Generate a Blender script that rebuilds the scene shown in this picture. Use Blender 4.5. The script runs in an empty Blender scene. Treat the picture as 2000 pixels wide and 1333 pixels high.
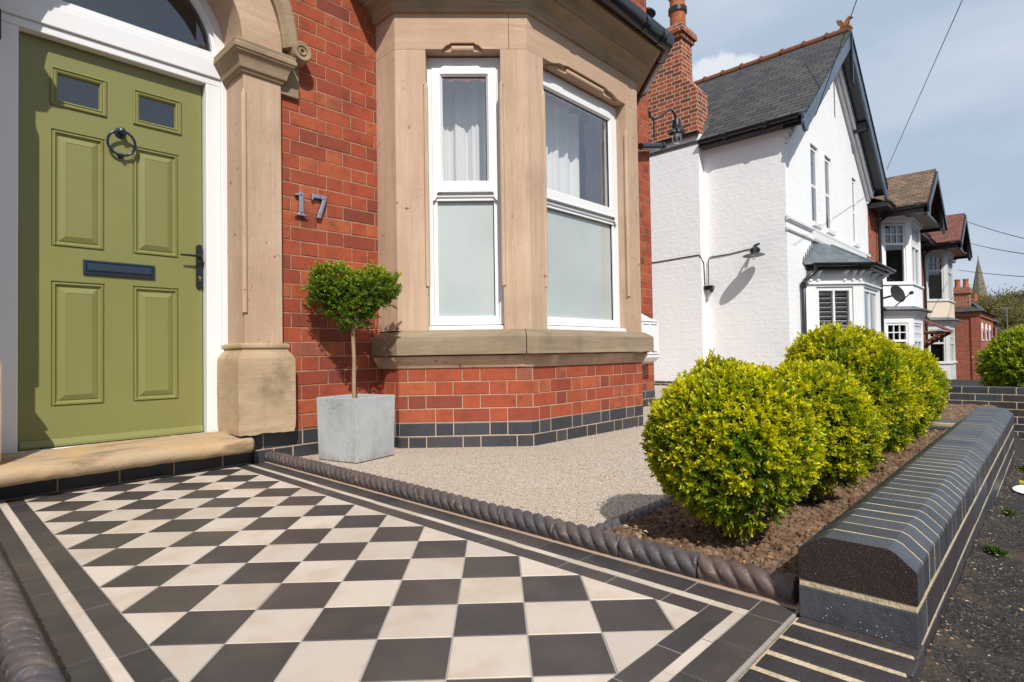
import bpy, bmesh, math, random
import numpy as np
from mathutils import Vector, Matrix, noise as mnoise
R = math.radians
random.seed(7)
rng = np.random.default_rng(11)
S = bpy.context.scene
COL = S.collection

# ------------------------------------------------------------------ camera
cam = bpy.data.objects.new('camera', bpy.data.cameras.new('camera'))
COL.objects.link(cam)
yaw, pitch, roll = R(46.558), R(1.234), R(-0.918)
fw = Vector((math.sin(yaw)*math.cos(pitch), math.cos(yaw)*math.cos(pitch), math.sin(pitch)))
r0 = Vector((math.cos(yaw), -math.sin(yaw), 0)); u0 = r0.cross(fw)
rt = r0*math.cos(roll) + u0*math.sin(roll); up = rt.cross(fw)
m3 = Matrix((rt, up, -fw)).transposed()
cam.matrix_world = Matrix.Translation((0, 0, 0.56)) @ m3.to_4x4()
cam.data.sensor_width = 36; cam.data.lens = 1119.9/2000*36
cam.data.clip_start = 0.02; cam.data.clip_end = 3000
S.camera = cam

# ------------------------------------------------------------------ world, sun, exposure
SUN = Vector((0.65, 1.0, -1.15)).normalized()          # direction the light travels
w = bpy.data.worlds.new("World"); S.world = w; w.use_nodes = True
nt = w.node_tree; nt.nodes.clear()
out = nt.nodes.new('ShaderNodeOutputWorld'); bg = nt.nodes.new('ShaderNodeBackground')
sky = nt.nodes.new('ShaderNodeTexSky'); sky.sky_type = 'NISHITA'; sky.sun_disc = False
sky.sun_elevation = math.asin(-SUN.z); sky.sun_rotation = math.atan2(-SUN.x, -SUN.y)
sky.air_density = 1.0; sky.dust_density = 1.6; sky.ozone_density = 1.0
tc = nt.nodes.new('ShaderNodeTexCoord')
def wn(t, **k):
    n = nt.nodes.new(t)
    for a, b in k.items(): setattr(n, a, b)
    return n
L = nt.links.new
mp = wn('ShaderNodeMapping'); mp.inputs['Scale'].default_value = (1, 1, 3.2)
L(tc.outputs['Generated'], mp.inputs[0])
n1 = wn('ShaderNodeTexNoise'); n1.inputs['Scale'].default_value = 2.3; n1.inputs['Detail'].default_value = 7; n1.inputs['Roughness'].default_value = .55
L(mp.outputs[0], n1.inputs['Vector'])
cr = wn('ShaderNodeValToRGB'); cr.color_ramp.elements[0].position = .44; cr.color_ramp.elements[1].position = .75
L(n1.outputs[0], cr.inputs[0])
# one bright cumulus just above the slate roof
def ddir(x, y):
    return (fw + rt*((x-1000)/1119.9) - up*((y-666.5)/1119.9)).normalized()
vd = ddir(1415, 150)
vs = wn('ShaderNodeVectorMath', operation='SUBTRACT'); vs.inputs[1].default_value = vd
L(tc.outputs['Generated'], vs.inputs[0])
ms = wn('ShaderNodeVectorMath', operation='MULTIPLY'); ms.inputs[1].default_value = (1, 1, 1.9)
L(vs.outputs[0], ms.inputs[0])
n2 = wn('ShaderNodeTexNoise'); n2.inputs['Scale'].default_value = 34; n2.inputs['Detail'].default_value = 6
L(tc.outputs['Generated'], n2.inputs['Vector'])
ln = wn('ShaderNodeVectorMath', operation='LENGTH'); L(ms.outputs[0], ln.inputs[0])
ma = wn('ShaderNodeMath', operation='MULTIPLY_ADD'); L(n2.outputs[0], ma.inputs[0]); ma.inputs[1].default_value = .09
L(ln.outputs['Value'], ma.inputs[2])
mr = wn('ShaderNodeMapRange'); mr.interpolation_type = 'SMOOTHSTEP'
L(ma.outputs[0], mr.inputs[0]); mr.inputs[1].default_value = .082; mr.inputs[2].default_value = .112; mr.inputs[3].default_value = 1.0; mr.inputs[4].default_value = 0
mlow = wn('ShaderNodeMath', operation='MULTIPLY'); L(cr.outputs[0], mlow.inputs[0]); mlow.inputs[1].default_value = .07
mhz = wn('ShaderNodeMath', operation='ADD'); L(mlow.outputs[0], mhz.inputs[0]); mhz.inputs[1].default_value = .93
mx = wn('ShaderNodeMath', operation='MAXIMUM'); L(mhz.outputs[0], mx.inputs[0]); L(mr.outputs[0], mx.inputs[1])
mixc = wn('ShaderNodeMix', data_type='RGBA'); L(mx.outputs[0], mixc.inputs[0]); L(sky.outputs[0], mixc.inputs[6]); mixc.inputs[7].default_value = (7.4, 9.0, 11.3, 1)
mixw = wn('ShaderNodeMix', data_type='RGBA'); mw = wn('ShaderNodeMath', operation='MULTIPLY_ADD'); L(cr.outputs[0], mw.inputs[0]); mw.inputs[1].default_value = .45; L(mr.outputs[0], mw.inputs[2])
mw.use_clamp = True; L(mw.outputs[0], mixw.inputs[0]); L(mixc.outputs[2], mixw.inputs[6]); mixw.inputs[7].default_value = (12.0, 12.8, 13.8, 1)
L(mixw.outputs[2], bg.inputs[0]); bg.inputs[1].default_value = 0.07
L(bg.outputs[0], out.inputs[0])

sl = bpy.data.lights.new('sun', 'SUN'); sl.energy = 5.0; sl.angle = R(0.5); sl.color = (1.0, 0.95, 0.875)
so = bpy.data.objects.new('sun', sl); COL.objects.link(so)
so.rotation_euler = SUN.to_track_quat('-Z', 'Y').to_euler(); so.location = (-4, -6, 8)
S.view_settings.view_transform = 'Standard'; S.view_settings.look = 'None'
S.view_settings.exposure = -0.12; S.view_settings.gamma = 1
S.render.engine = 'CYCLES'
S.cycles.max_bounces = 7; S.cycles.transparent_max_bounces = 12
S.render.resolution_x = 1024; S.render.resolution_y = 682

# ------------------------------------------------------------------ node helpers
class NT:
    def __init__(s, name):
        s.mat = bpy.data.materials.new(name); s.mat.use_nodes = True
        s.t = s.mat.node_tree; s.t.nodes.clear()
        s.out = s.n('ShaderNodeOutputMaterial')
    def n(s, t, **k):
        n = s.t.nodes.new(t)
        for a, b in k.items(): setattr(n, a, b)
        return n
    def L(s, a, b): s.t.links.new(a, b)
    def put(s, sock, v):
        if isinstance(v, bpy.types.NodeSocket): s.L(v, sock)
        else: sock.default_value = v
    def m(s, op, a, b=None, c=None, clamp=False):
        n = s.n('ShaderNodeMath', operation=op); n.use_clamp = clamp
        s.put(n.inputs[0], a)
        if b is not None: s.put(n.inputs[1], b)
        if c is not None: s.put(n.inputs[2], c)
        return n.outputs[0]
    def rgb(s, c): return c if isinstance(c, bpy.types.NodeSocket) else (c[0], c[1], c[2], 1)
    def mix(s, f, a, b, mode='MIX'):
        n = s.n('ShaderNodeMix', data_type='RGBA', blend_type=mode)
        s.put(n.inputs[0], f); s.put(n.inputs[6], s.rgb(a)); s.put(n.inputs[7], s.rgb(b)); return n.outputs[2]
    def ramp(s, f, pts):
        n = s.n('ShaderNodeValToRGB'); e = n.color_ramp.elements
        while len(e) < len(pts): e.new(.5)
        for el, (p, c) in zip(e, pts):
            el.position = p; el.color = (c[0], c[1], c[2], 1) if hasattr(c, '__len__') else (c, c, c, 1)
        s.put(n.inputs[0], f); return n.outputs[0]
    def step(s, f, a, b, lo=0., hi=1.):
        n = s.n('ShaderNodeMapRange'); n.interpolation_type = 'SMOOTHSTEP'
        s.put(n.inputs[0], f); n.inputs[1].default_value = a; n.inputs[2].default_value = b; n.inputs[3].default_value = lo; n.inputs[4].default_value = hi
        return n.outputs[0]
    def obj(s, scale=(1, 1, 1)):
        t = s.n('ShaderNodeTexCoord'); mp = s.n('ShaderNodeMapping'); s.L(t.outputs['Object'], mp.inputs[0]); mp.inputs['Scale'].default_value = scale
        return mp.outputs[0]
    def noise(s, sc, det=4, vec=None, rough=.5, dist=0, col=False):
        n = s.n('ShaderNodeTexNoise'); n.inputs['Scale'].default_value = sc; n.inputs['Detail'].default_value = det
        n.inputs['Roughness'].default_value = rough; n.inputs['Distortion'].default_value = dist
        s.L(vec if vec is not None else s.obj(), n.inputs['Vector']); return n.outputs[1 if col else 0]
    def vor(s, sc, vec=None, feat='F1', out='Distance', rnd=1):
        n = s.n('ShaderNodeTexVoronoi', feature=feat); n.inputs['Scale'].default_value = sc
        n.inputs['Randomness'].default_value = rnd
        s.L(vec if vec is not None else s.obj(), n.inputs['Vector']); return n.outputs[out]
    def attr(s, name='rnd'):
        n = s.n('ShaderNodeAttribute', attribute_name=name); return n.outputs['Fac']
    def orand(s): return s.n('ShaderNodeObjectInfo').outputs['Random']
    def bump(s, h, st=.3, dist=.01, prev=None):
        n = s.n('ShaderNodeBump'); n.inputs['Strength'].default_value = st; n.inputs['Distance'].default_value = dist
        s.L(h, n.inputs['Height'])
        if prev is not None: s.L(prev, n.inputs['Normal'])
        return n.outputs[0]
    def fin(s, col, rough=.8, nrm=None, spec=.5, metal=0, coat=0, **k):
        b = s.n('ShaderNodeBsdfPrincipled'); s.put(b.inputs['Base Color'], s.rgb(col)); s.put(b.inputs['Roughness'], rough)
        s.put(b.inputs['Specular IOR Level'], spec); b.inputs['Metallic'].default_value = metal; b.inputs['Coat Weight'].default_value = coat
        b.inputs['Coat Roughness'].default_value = .08
        if nrm is not None: s.L(nrm, b.inputs['Normal'])
        s.bsdf = b; s.L(b.outputs[0], s.out.inputs[0]); return s.mat
MT = {}

def brick_nodes(t, P, Sx, h, j):
    """courses from the UV map in metres: returns per-brick random, mortar mask, random colour"""
    uv = t.n('ShaderNodeUVMap'); sp = t.n('ShaderNodeSeparateXYZ'); t.L(uv.outputs[0], sp.inputs[0])
    # slight wobble of the courses
    wob = t.m('MULTIPLY', t.m('SUBTRACT', t.noise(3, 2), .5), .006)
    v = t.m('DIVIDE', t.m('ADD', sp.outputs[1], wob), h)
    row = t.m('FLOOR', v); fv = t.m('MULTIPLY', t.m('FRACT', v), h)
    par = t.m('MODULO', t.m('ABSOLUTE', row), 2.0)
    u = t.m('ADD', sp.outputs[0], t.m('MULTIPLY', par, P/2 if Sx >= P else P/2+.0))
    up_ = t.m('DIVIDE', u, P); base = t.m('FLOOR', up_); uu = t.m('MULTIPLY', t.m('FRACT', up_), P)
    isH = t.m('GREATER_THAN', uu, Sx)
    lu = t.m('SUBTRACT', uu, t.m('MULTIPLY', isH, Sx))
    wd = t.m('ADD', Sx, t.m('MULTIPLY', isH, (P-Sx)-Sx))
    dx = t.m('MINIMUM', lu, t.m('SUBTRACT', wd, lu)); dz = t.m('MINIMUM', fv, t.m('SUBTRACT', h, fv))
    d = t.m('MINIMUM', dx, dz)
    mask = t.step(d, j*.45, j*.45+.0035)     # 1 on the brick
    cell = t.m('ADD', t.m('MULTIPLY', base, 2), isH)
    cx = t.n('ShaderNodeCombineXYZ'); t.L(cell, cx.inputs[0]); t.L(row, cx.inputs[1])
    wnz = t.n('ShaderNodeTexWhiteNoise', noise_dimensions='2D'); t.L(cx.outputs[0], wnz.inputs['Vector'])
    return wnz.outputs['Value'], mask, d

def mat_brick_shader(name, cols, mortar, P=.33, Sx=.22, h=.0815, j=.008, rough=.85, smear=.25, bs=.6):
    t = NT(name); r, mask, d = brick_nodes(t, P, Sx, h, j)
    c = t.ramp(r, cols)
    c = t.mix(t.m('MULTIPLY', t.step(t.noise(9, 5), .45, .75), smear), c, [x*.45 for x in cols[0][1]])
    c = t.mix(t.m('MULTIPLY', t.noise(60, 3), .3), c, [min(1, x*1.5) for x in cols[-1][1]])
    c = t.mix(mask, mortar, c)
    hgt = t.m('ADD', mask, t.m('MULTIPLY', t.noise(120, 4), .35))
    MT[name] = t.fin(c, rough, t.bump(hgt, bs, .004), .3)
REDS = [(0, (.18, .038, .026)), (.3, (.26, .052, .03)), (.65, (.32, .068, .033)), (1, (.37, .10, .045))]
mat_brick_shader('brick_house_red', REDS, (.42, .33, .24), j=.006)
mat_brick_shader('brick_chimney', [(0, (.07, .032, .026)), (.3, (.18, .04, .02)), (.65, (.30, .062, .022)), (1, (.38, .10, .03))], (.5, .42, .33), j=.011, smear=.35)
mat_brick_shader('brick_far', [(0, (.18, .04, .025)), (.5, (.29, .06, .03)), (1, (.36, .09, .04))], (.38, .26, .2), j=.008)
mat_brick_shader('brick_blue_shader', [(0, (.035, .038, .05)), (.5, (.055, .06, .075)), (1, (.075, .055, .06))], (.48, .36, .24), P=.235, Sx=.235, h=.0765, j=.011, rough=.4, smear=.0)

def mat_white_brick():
    t = NT('white_brick'); r, mask, d = brick_nodes(t, .33, .22, .082, .012)
    soft = t.step(d, .001, .012)
    uneven = t.noise(5.5, 3)
    keep = t.step(t.noise(11, 2), .36, .62)
    h = t.m('ADD', t.m('MULTIPLY', t.m('MULTIPLY', soft, keep), .9), t.m('ADD', t.m('MULTIPLY', r, .55), t.m('MULTIPLY', uneven, 1.6)))
    h = t.m('ADD', h, t.m('MULTIPLY', t.noise(90, 3), .12))
    c = t.mix(t.step(t.noise(1.2, 5), .35, .8), (.88, .88, .885), (.82, .825, .84))
    MT['white_brick'] = t.fin(c, .55, t.bump(h, .42, .004), .35)
mat_white_brick()

def mat_geo_brick(name, cols, sm, dark, rough=.75, spec=.35, specks=False):
    t = NT(name); r = t.attr()
    c = t.ramp(r, cols)
    v = t.obj()
    c = t.mix(t.m('MULTIPLY', t.step(t.noise(16, 6, v, .68), .46, .70), sm), c, dark)
    c = t.mix(t.step(t.noise(46, 6, v, .72), .56, .70, 0, sm*.9), c, [(x+y)/2 for x, y in zip(dark, cols[1][1])])
    c = t.mix(t.m('MULTIPLY', t.noise(90, 3, v), .22), c, [min(1, x*1.35) for x in cols[-2][1]])
    c = t.mix(t.step(t.noise(6, 4, v, .6), .46, .72, 0, .35), c, [x*.6 for x in cols[0][1]])
    c = t.mix(t.step(t.noise(190, 2, v), .70, .75, 0, .35), c, (.55, .4, .3))
    if specks:
        c = t.mix(t.step(t.noise(34, 5, v, .7), .48, .70, 0, .45), c, (.055, .028, .019))
        c = t.mix(t.step(t.noise(420, 3, v), .58, .70, 0, .7), c, (.20, .10, .06))
        c = t.mix(t.step(t.noise(300, 3, v), .70, .74, 0, .8), c, (.5, .42, .34))
    hh = t.m('ADD', t.noise(60, 6, v, .65), t.m('MULTIPLY', t.noise(300, 3, v), .5))
    MT[name] = t.fin(c, rough, t.bump(hh, .6, .004), spec)
mat_geo_brick('brick_red', [(0, (.15, .036, .026)), (.12, (.24, .046, .024)), (.35, (.32, .058, .025)), (.7, (.36, .072, .028)), (.92, (.40, .10, .038)), (1, (.26, .09, .06))], .55, (.12, .035, .03))
mat_geo_brick('brick_blue', [(0, (.028, .030, .036)), (.5, (.042, .046, .056)), (1, (.06, .054, .058))], .4, (.02, .02, .025), .38, .5)
mat_geo_brick('brick_wall_blue', [(0, (.030, .031, .037)), (.4, (.048, .052, .062)), (.8, (.066, .072, .085)), (1, (.058, .048, .05))], .5, (.022, .021, .024), .36, .5)
mat_geo_brick('brick_purple', [(0, (.032, .028, .031)), (.5, (.048, .041, .044)), (1, (.066, .054, .056))], .5, (.02, .017, .018), .5, .4)
mat_geo_brick('brick_cut_end', [(0, (.022, .016, .015)), (.5, (.026, .019, .018)), (1, (.03, .022, .02))], .6, (.016, .011, .01), .7, .3, True)

def simple(name, col, rough=.6, spec=.5, ns=0, nb=.2, var=0, vcol=None, vs=5, metal=0, coat=0, dist=.003, stretch=(1, 1, 1)):
    t = NT(name); v = t.obj(stretch); c = col
    if vcol: c = t.mix(t.m('MULTIPLY', t.step(t.noise(vs, 5, v), .35, .75), var), col, vcol)
    nr = t.bump(t.noise(ns, 5, v), nb, dist) if ns else None
    MT[name] = t.fin(c, rough, nr, spec, metal, coat)
simple('mortar_fine', (.44, .30, .19), .9, .2, 160, .5, .8, (.20, .13, .09), 18)
simple('mortar', (.47, .35, .25), .9, .2, 160, .5, .6, (.36, .27, .2), 14)
simple('mortar_old', (.60, .49, .33), .95, .2, 130, .8, .7, (.34, .27, .16), 22, dist=.005)
simple('white_frame', (.80, .80, .81), .28, .5, 9, .03, .25, (.74, .75, .77), 3)
simple('white_wood', (.77, .77, .77), .5, .4, 30, .1, .4, (.66, .67, .68), 6)
simple('grey_wood', (.56, .57, .55), .5, .4, 30, .1, .4, (.48, .5, .5), 6)
simple('cream_render', (.68, .58, .46), .9, .2, 60, .5, .4, (.58, .5, .4), 4)
simple('black_iron', (.012, .014, .018), .3, .5, 40, .08, .4, (.03, .03, .035), 20)
simple('black_plastic', (.013, .014, .017), .22, .5, 0, 0, .4, (.03, .032, .036), 9)
simple('rubber', (.012, .012, .013), .6, .3)
simple('blue_black', (.016, .03, .05), .28, .5, 30, .05)
simple('barge_paint', (.05, .08, .125), .3, .5, 40, .12, .5, (.10, .14, .2), 8)
simple('chrome', (.58, .60, .64), .3, .5, 0, 0, metal=1)
simple('brass', (.5, .38, .16), .3, .5, metal=1)
simple('dark_room', (.018, .02, .022), .9, .2)  # near-black colour stands in for the shade of unlit interiors behind panes
simple('lead', (.10, .115, .13), .5, .5, 30, .3, .7, (.19, .21, .22), 8)
simple('dish_grey', (.03, .027, .026), .8, .2)
simple('terracotta', (.30, .085, .035), .8, .3, 60, .4, .6, (.55, .24, .09), 9)
simple('ridge_clay', (.20, .065, .032), .85, .3, 60, .4, .7, (.12, .07, .045), 5)
simple('finial_clay', (.26, .10, .035), .85, .3, 60, .4, .7, (.16, .12, .05), 9)
def mat_concrete():
    t = NT('concrete'); v = t.obj(); vz = t.obj((1, 1, .25))
    c = t.mix(t.step(t.noise(5, 6, v, .65), .38, .66), (.43, .45, .46), (.34, .365, .375))
    c = t.mix(t.step(t.noise(24, 6, vz, .7), .55, .72, 0, .55), c, (.24, .25, .25))
    c = t.mix(t.step(t.noise(90, 4, v), .62, .70, 0, .5), c, (.56, .57, .57))
    g_ = t.n('ShaderNodeTexCoord'); sp = t.n('ShaderNodeSeparateXYZ'); t.L(g_.outputs['Object'], sp.inputs[0])
    splash = t.m('MULTIPLY', t.step(sp.outputs[2], .055, .0), t.step(t.noise(26, 5, v, .7), .38, .62))
    c = t.mix(t.m('MULTIPLY', splash, .7), c, (.28, .22, .16))
    crack = t.step(t.m('ABSOLUTE', t.m('SUBTRACT', t.noise(3.3, 4, v), .5)), .003, .0)
    c = t.mix(t.m('MULTIPLY', crack, .6), c, (.16, .16, .15))
    MT['concrete'] = t.fin(c, .8, t.bump(t.m('ADD', t.noise(120, 5, v), t.m('MULTIPLY', t.noise(18, 5, v), 1.2)), .4, .004), .3)
mat_concrete()
simple('bark', (.36, .25, .15), .9, .2, 150, .6, .8, (.22, .14, .08), 40, stretch=(1, 1, .25))
simple('bark_dark', (.10, .07, .05), .9, .2, 60, .6, .6, (.05, .035, .025), 20)
simple('cable', (.015, .015, .017), .5, .4)
simple('plate_white', (.75, .77, .8), .35, .5)
simple('petal', (.8, .62, .02), .6, .3)
simple('dry_leaf', (.42, .20, .08), .8, .3, 90, .4, .7, (.55, .32, .15), 30)
simple('grout', (.33, .30, .27), .9, .2, 120, .4, .6, (.36, .33, .3), 12)
simple('dull_brick', (.10, .075, .06), .9, .2, 30, .3, .5, (.06, .05, .045), 2)
simple('spire_stone', (.20, .18, .13), .9, .2, 1, .3, .6, (.12, .11, .08), .4)
simple('shutter_white', (.62, .64, .65), .45, .4)
simple('brown_wood', (.20, .07, .035), .6, .4, 60, .3)

def mat_stone(name, a, b, c2, axis, soot=.15):
    """sandstone with bedding streaks running along the given axis"""
    t = NT(name); sc = {'z': (1, 1, .045), 'x': (.05, .05, 1)}[axis]
    v = t.obj(sc); st = t.noise(42, 7, v, .62); st2 = t.noise(8, 5, v, .6); ov = t.obj()
    c = t.mix(t.step(st2, .36, .62), a, b)
    c = t.mix(t.step(st, .48, .70, 0, .48), c, c2)
    c = t.mix(t.step(t.noise(95, 3, v), .55, .7, 0, .5), c, [min(1, x*1.16) for x in a])
    c = t.mix(t.step(t.noise(2.1, 5, ov), .42, .66, 0, .38), c, [x*y for x, y in zip(b, (.80, .74, .70))])
    c = t.mix(t.step(t.noise(3.4, 7, ov, .62), .50, .74, 0, soot), c, (.16, .125, .09))
    c = t.mix(t.m('MULTIPLY', t.step(t.noise(8, 5, ov, .65), .56, .70), soot*.4), c, (.30, .25, .13))
    sp = t.m('MULTIPLY', t.step(t.noise(5.5, 3, ov), .55, .62), t.step(t.noise(34, 2, ov), .66, .70))
    c = t.mix(t.m('MULTIPLY', sp, .85 if axis == 'z' else .25), c, (.20, .06, .03))
    pits = t.step(t.noise(210, 3, ov), .64, .72)
    c = t.mix(t.m('MULTIPLY', pits, .35), c, (.2, .14, .09))
    hh = t.m('ADD', t.m('MULTIPLY', st, .45), t.m('SUBTRACT', t.m('ADD', t.noise(30, 5, ov), t.m('MULTIPLY', t.noise(170, 4, ov), .6)), t.m('MULTIPLY', pits, .8)))
    MT[name] = t.fin(c, .9, t.bump(hh, .5, .004), .2)
mat_stone('stone_jamb', (.57, .415, .30), (.50, .35, .245), (.41, .265, .18), 'z', .18)
mat_stone('stone_lintel', (.58, .42, .30), (.51, .355, .25), (.42, .265, .175), 'x', .16)
mat_stone('stone_cornice', (.43, .32, .21), (.34, .25, .165), (.22, .155, .10), 'x', .5)
mat_stone('stone_sill', (.36, .285, .19), (.27, .205, .14), (.20, .155, .11), 'x', .6)
mat_stone('stone_plinth', (.50, .375, .24), (.44, .32, .20), (.36, .255, .16), 'x', .85)

def mat_step():
    t = NT('stone_step'); v = t.obj()
    c = t.mix(t.step(t.noise(6, 5, v), .35, .65), (.48, .325, .175), (.42, .32, .21))
    c = t.mix(t.step(t.noise(14, 6, t.obj((.3, 1, 1))), .52, .7, 0, .85), c, (.20, .14, .08))
    c = t.mix(t.step(t.noise(25, 4, v), .6, .7, 0, .6), c, (.55, .22, .07))
    MT['stone_step'] = t.fin(c, .9, t.bump(t.m('ADD', t.noise(30, 6, v), t.m('MULTIPLY', t.noise(200, 3, v), .4)), .6, .008), .2)
mat_step()

def mat_tile(name, a, b, rough, st, sc):
    t = NT(name); v = t.obj(); r = t.attr()
    c = t.mix(r, a, b)
    c = t.mix(t.step(t.noise(5.5, 6, v, .62, .2), .42, .70, 0, st), c, sc)
    c = t.mix(t.step(t.noise(30, 7, v, .75), .54, .74, 0, .32), c, [x*.72 if a[0] > .3 else x*1.7 for x in a])
    c = t.mix(t.step(t.noise(230, 2, v), .735, .76, 0, .8), c, [x*.35 if a[0] > .3 else x*3 for x in a])
    hh = t.m('ADD', t.noise(40, 4, v), t.m('MULTIPLY', t.noise(260, 3, v), .3))
    rr = t.m('ADD', rough, t.m('MULTIPLY', t.noise(12, 4, v), .18))
    MT[name] = t.fin(c, rr, t.bump(hh, .12, .003), .45)
mat_tile('tile_cream', (.63, .545, .46), (.50, .44, .375), .42, .75, (.46, .36, .265))
mat_tile('tile_black', (.066, .054, .051), (.040, .039, .042), .34, .5, (.095, .08, .07))

def mat_rope():
    t = NT('edging_clay'); v = t.obj(); r = t.orand()
    c = t.ramp(r, [(0, (.070, .062, .062)), (.35, (.085, .066, .064)), (.65, (.060, .060, .072)), (1, (.105, .070, .062))])
    c = t.mix(t.step(t.noise(22, 5, v), .45, .75, 0, .6), c, (.17, .125, .10))
    c = t.mix(t.step(t.noise(90, 4, v), .60, .70, 0, .5), c, (.26, .22, .18))
    MT['edging_clay'] = t.fin(c, t.m('ADD', .36, t.m('MULTIPLY', t.noise(30, 4, v), .35)), t.bump(t.m('ADD', t.noise(45, 5, v, .65), t.m('MULTIPLY', t.noise(190, 4, v), .6)), .5, .003), .5)
mat_rope()

def mat_gravel():
    t = NT('resin_gravel'); v = t.obj()
    cell = t.vor(210, v, out='Color'); dist = t.vor(210, v)
    sp = t.n('ShaderNodeSeparateColor'); t.L(cell, sp.inputs[0])
    c = t.ramp(sp.outputs[0], [(0, (.20, .15, .11)), (.22, (.44, .35, .265)), (.55, (.60, .51, .41)), (.85, (.68, .61, .52)), (1, (.78, .74, .68))])
    c = t.mix(t.step(dist, .45, .75, 0, .65), c, (.22, .175, .13))
    c = t.mix(t.step(t.noise(2.2, 4, v), .4, .75, 0, .3), c, (.46, .36, .26))
    c = t.mix(t.step(t.noise(60, 3, v), .60, .68, 0, .3), c, (.30, .23, .17))
    MT['resin_gravel'] = t.fin(c, .75, t.bump(t.m('MULTIPLY', dist, -1), .7, .004), .35)
mat_gravel()
def mat_tarmac():
    t = NT('tarmac'); v = t.obj()
    cell = t.vor(210, v, out='Color'); dist = t.vor(210, v); sp = t.n('ShaderNodeSeparateColor'); t.L(cell, sp.inputs[0])
    c = t.ramp(sp.outputs[0], [(0, (.016, .014, .013)), (.6, (.033, .030, .028)), (.93, (.058, .052, .045)), (1, (.16, .14, .12))])
    c = t.mix(t.step(t.noise(7, 6, v), .48, .68, 0, .85), c, (.075, .055, .038))
    MT['tarmac'] = t.fin(c, .9, t.bump(t.m('ADD', t.m('MULTIPLY', dist, -.6), t.m('MULTIPLY', t.noise(25, 6, v), 1.6)), .8, .006), .25)
mat_tarmac()
def mat_soil():
    t = NT('soil'); v = t.obj()
    c = t.ramp(t.noise(38, 6, v), [(.3, (.075, .042, .027)), (.5, (.17, .105, .068)), (.7, (.27, .175, .115))])
    c = t.mix(t.step(t.noise(120, 2, v), .68, .72), c, (.46, .36, .25))
    MT['soil'] = t.fin(c, .95, t.bump(t.noise(130, 5, v), .8, .006), .15)
mat_soil()

def mat_roof(name, cols, P, h, j, lichen, rough=.75, edge=.9):
    t = NT(name); r, mask, d = brick_nodes(t, P, P, h, j)
    uv = t.n('ShaderNodeUVMap'); sp = t.n('ShaderNodeSeparateXYZ'); t.L(uv.outputs[0], sp.inputs[0])
    fv = t.m('FRACT', t.m('DIVIDE', sp.outputs[1], h))
    c = t.ramp(r, cols)
    c = t.mix(t.step(t.noise(2.5, 6), .45, .75, 0, .6), c, lichen)
    c = t.mix(t.step(t.noise(28, 3), .70, .74, 0, .8), c, (.42, .42, .36))
    c = t.mix(t.m('SUBTRACT', 1, mask), c, (.008, .008, .008))
    c = t.mix(t.step(fv, .30, .02, 0, .85), c, (.012, .012, .012))  # row shadow along each course's lower edge, painted into the colour
    hh = t.m('ADD', t.m('MULTIPLY', t.m('SUBTRACT', 1, fv), 1.6), t.m('ADD', t.m('MULTIPLY', mask, .5), t.m('MULTIPLY', r, .5)))
    MT[name] = t.fin(c, rough, t.bump(hh, edge, .014), .35)
mat_roof('slate', [(0, (.045, .045, .048)), (.5, (.062, .061, .063)), (1, (.085, .082, .078))], .25, .17, .010, (.10, .09, .07))
mat_roof('clay_tiles_brown', [(0, (.13, .08, .055)), (.5, (.20, .125, .085)), (1, (.27, .17, .11))], .17, .11, .006, (.14, .13, .075))
mat_roof('clay_tiles_red', [(0, (.15, .055, .04)), (.5, (.21, .075, .055)), (1, (.27, .10, .065))], .17, .11, .006, (.12, .08, .06))

def mat_door():
    t = NT('door_green'); v = t.obj((1, 1, .06)); v2 = t.obj((.06, 1, 1))
    g = t.noise(170, 5, v, .6, .6)
    c = t.mix(t.step(t.noise(3, 3), .4, .7, 0, .5), (.215, .212, .070), (.24, .232, .078))
    MT['door_green'] = t.fin(c, .36, t.bump(g, .22, .0016), .45)
mat_door()

def mat_glass(name, tint=(.9, .95, .94), lo=.10):
    t = NT(name); tr = t.n('ShaderNodeBsdfTransparent'); tr.inputs[0].default_value = (*tint, 1)
    gl = t.n('ShaderNodeBsdfGlossy'); gl.inputs['Roughness'].default_value = .015; gl.inputs[0].default_value = (.95, .97, 1, 1)
    t.L(t.bump(t.noise(1.6, 2), .02, .03), gl.inputs['Normal'])
    lw_ = t.n('ShaderNodeLayerWeight'); lw_.inputs[0].default_value = .5
    f = t.m('ADD', t.m('MULTIPLY', t.m('POWER', lw_.outputs['Facing'], 4.0), .85), lo, clamp=True)
    mx = t.n('ShaderNodeMixShader'); t.L(f, mx.inputs[0]); t.L(tr.outputs[0], mx.inputs[1]); t.L(gl.outputs[0], mx.inputs[2])
    t.L(mx.outputs[0], t.out.inputs[0]); MT[name] = t.mat
mat_glass('glass', (.99, .99, .99), lo=.24); mat_glass('glass_dark', (.35, .38, .4), .14)
def mat_frost():
    t = NT('frosted_glass')
    c = t.mix(t.step(t.noise(2.2, 3), .35, .7), (.46, .505, .495), (.40, .455, .445))
    m_ = t.fin(c, .5, None, .5); b = t.bsdf
    b.inputs['Coat Weight'].default_value = 1; b.inputs['Coat Roughness'].default_value = .04; b.inputs['Coat IOR'].default_value = 1.7
    MT['frosted_glass'] = m_
mat_frost()
def mat_curtain():
    t = NT('curtain')
    d = t.n('ShaderNodeBsdfDiffuse'); d.inputs[0].default_value = (.95, .95, .93, 1)
    tr = t.n('ShaderNodeBsdfTranslucent'); tr.inputs[0].default_value = (.7, .7, .66, 1)
    mx = t.n('ShaderNodeMixShader'); mx.inputs[0].default_value = .18; t.L(d.outputs[0], mx.inputs[1]); t.L(tr.outputs[0], mx.inputs[2]); t.L(mx.outputs[0], t.out.inputs[0])
    MT['curtain'] = t.mat
mat_curtain()
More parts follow.
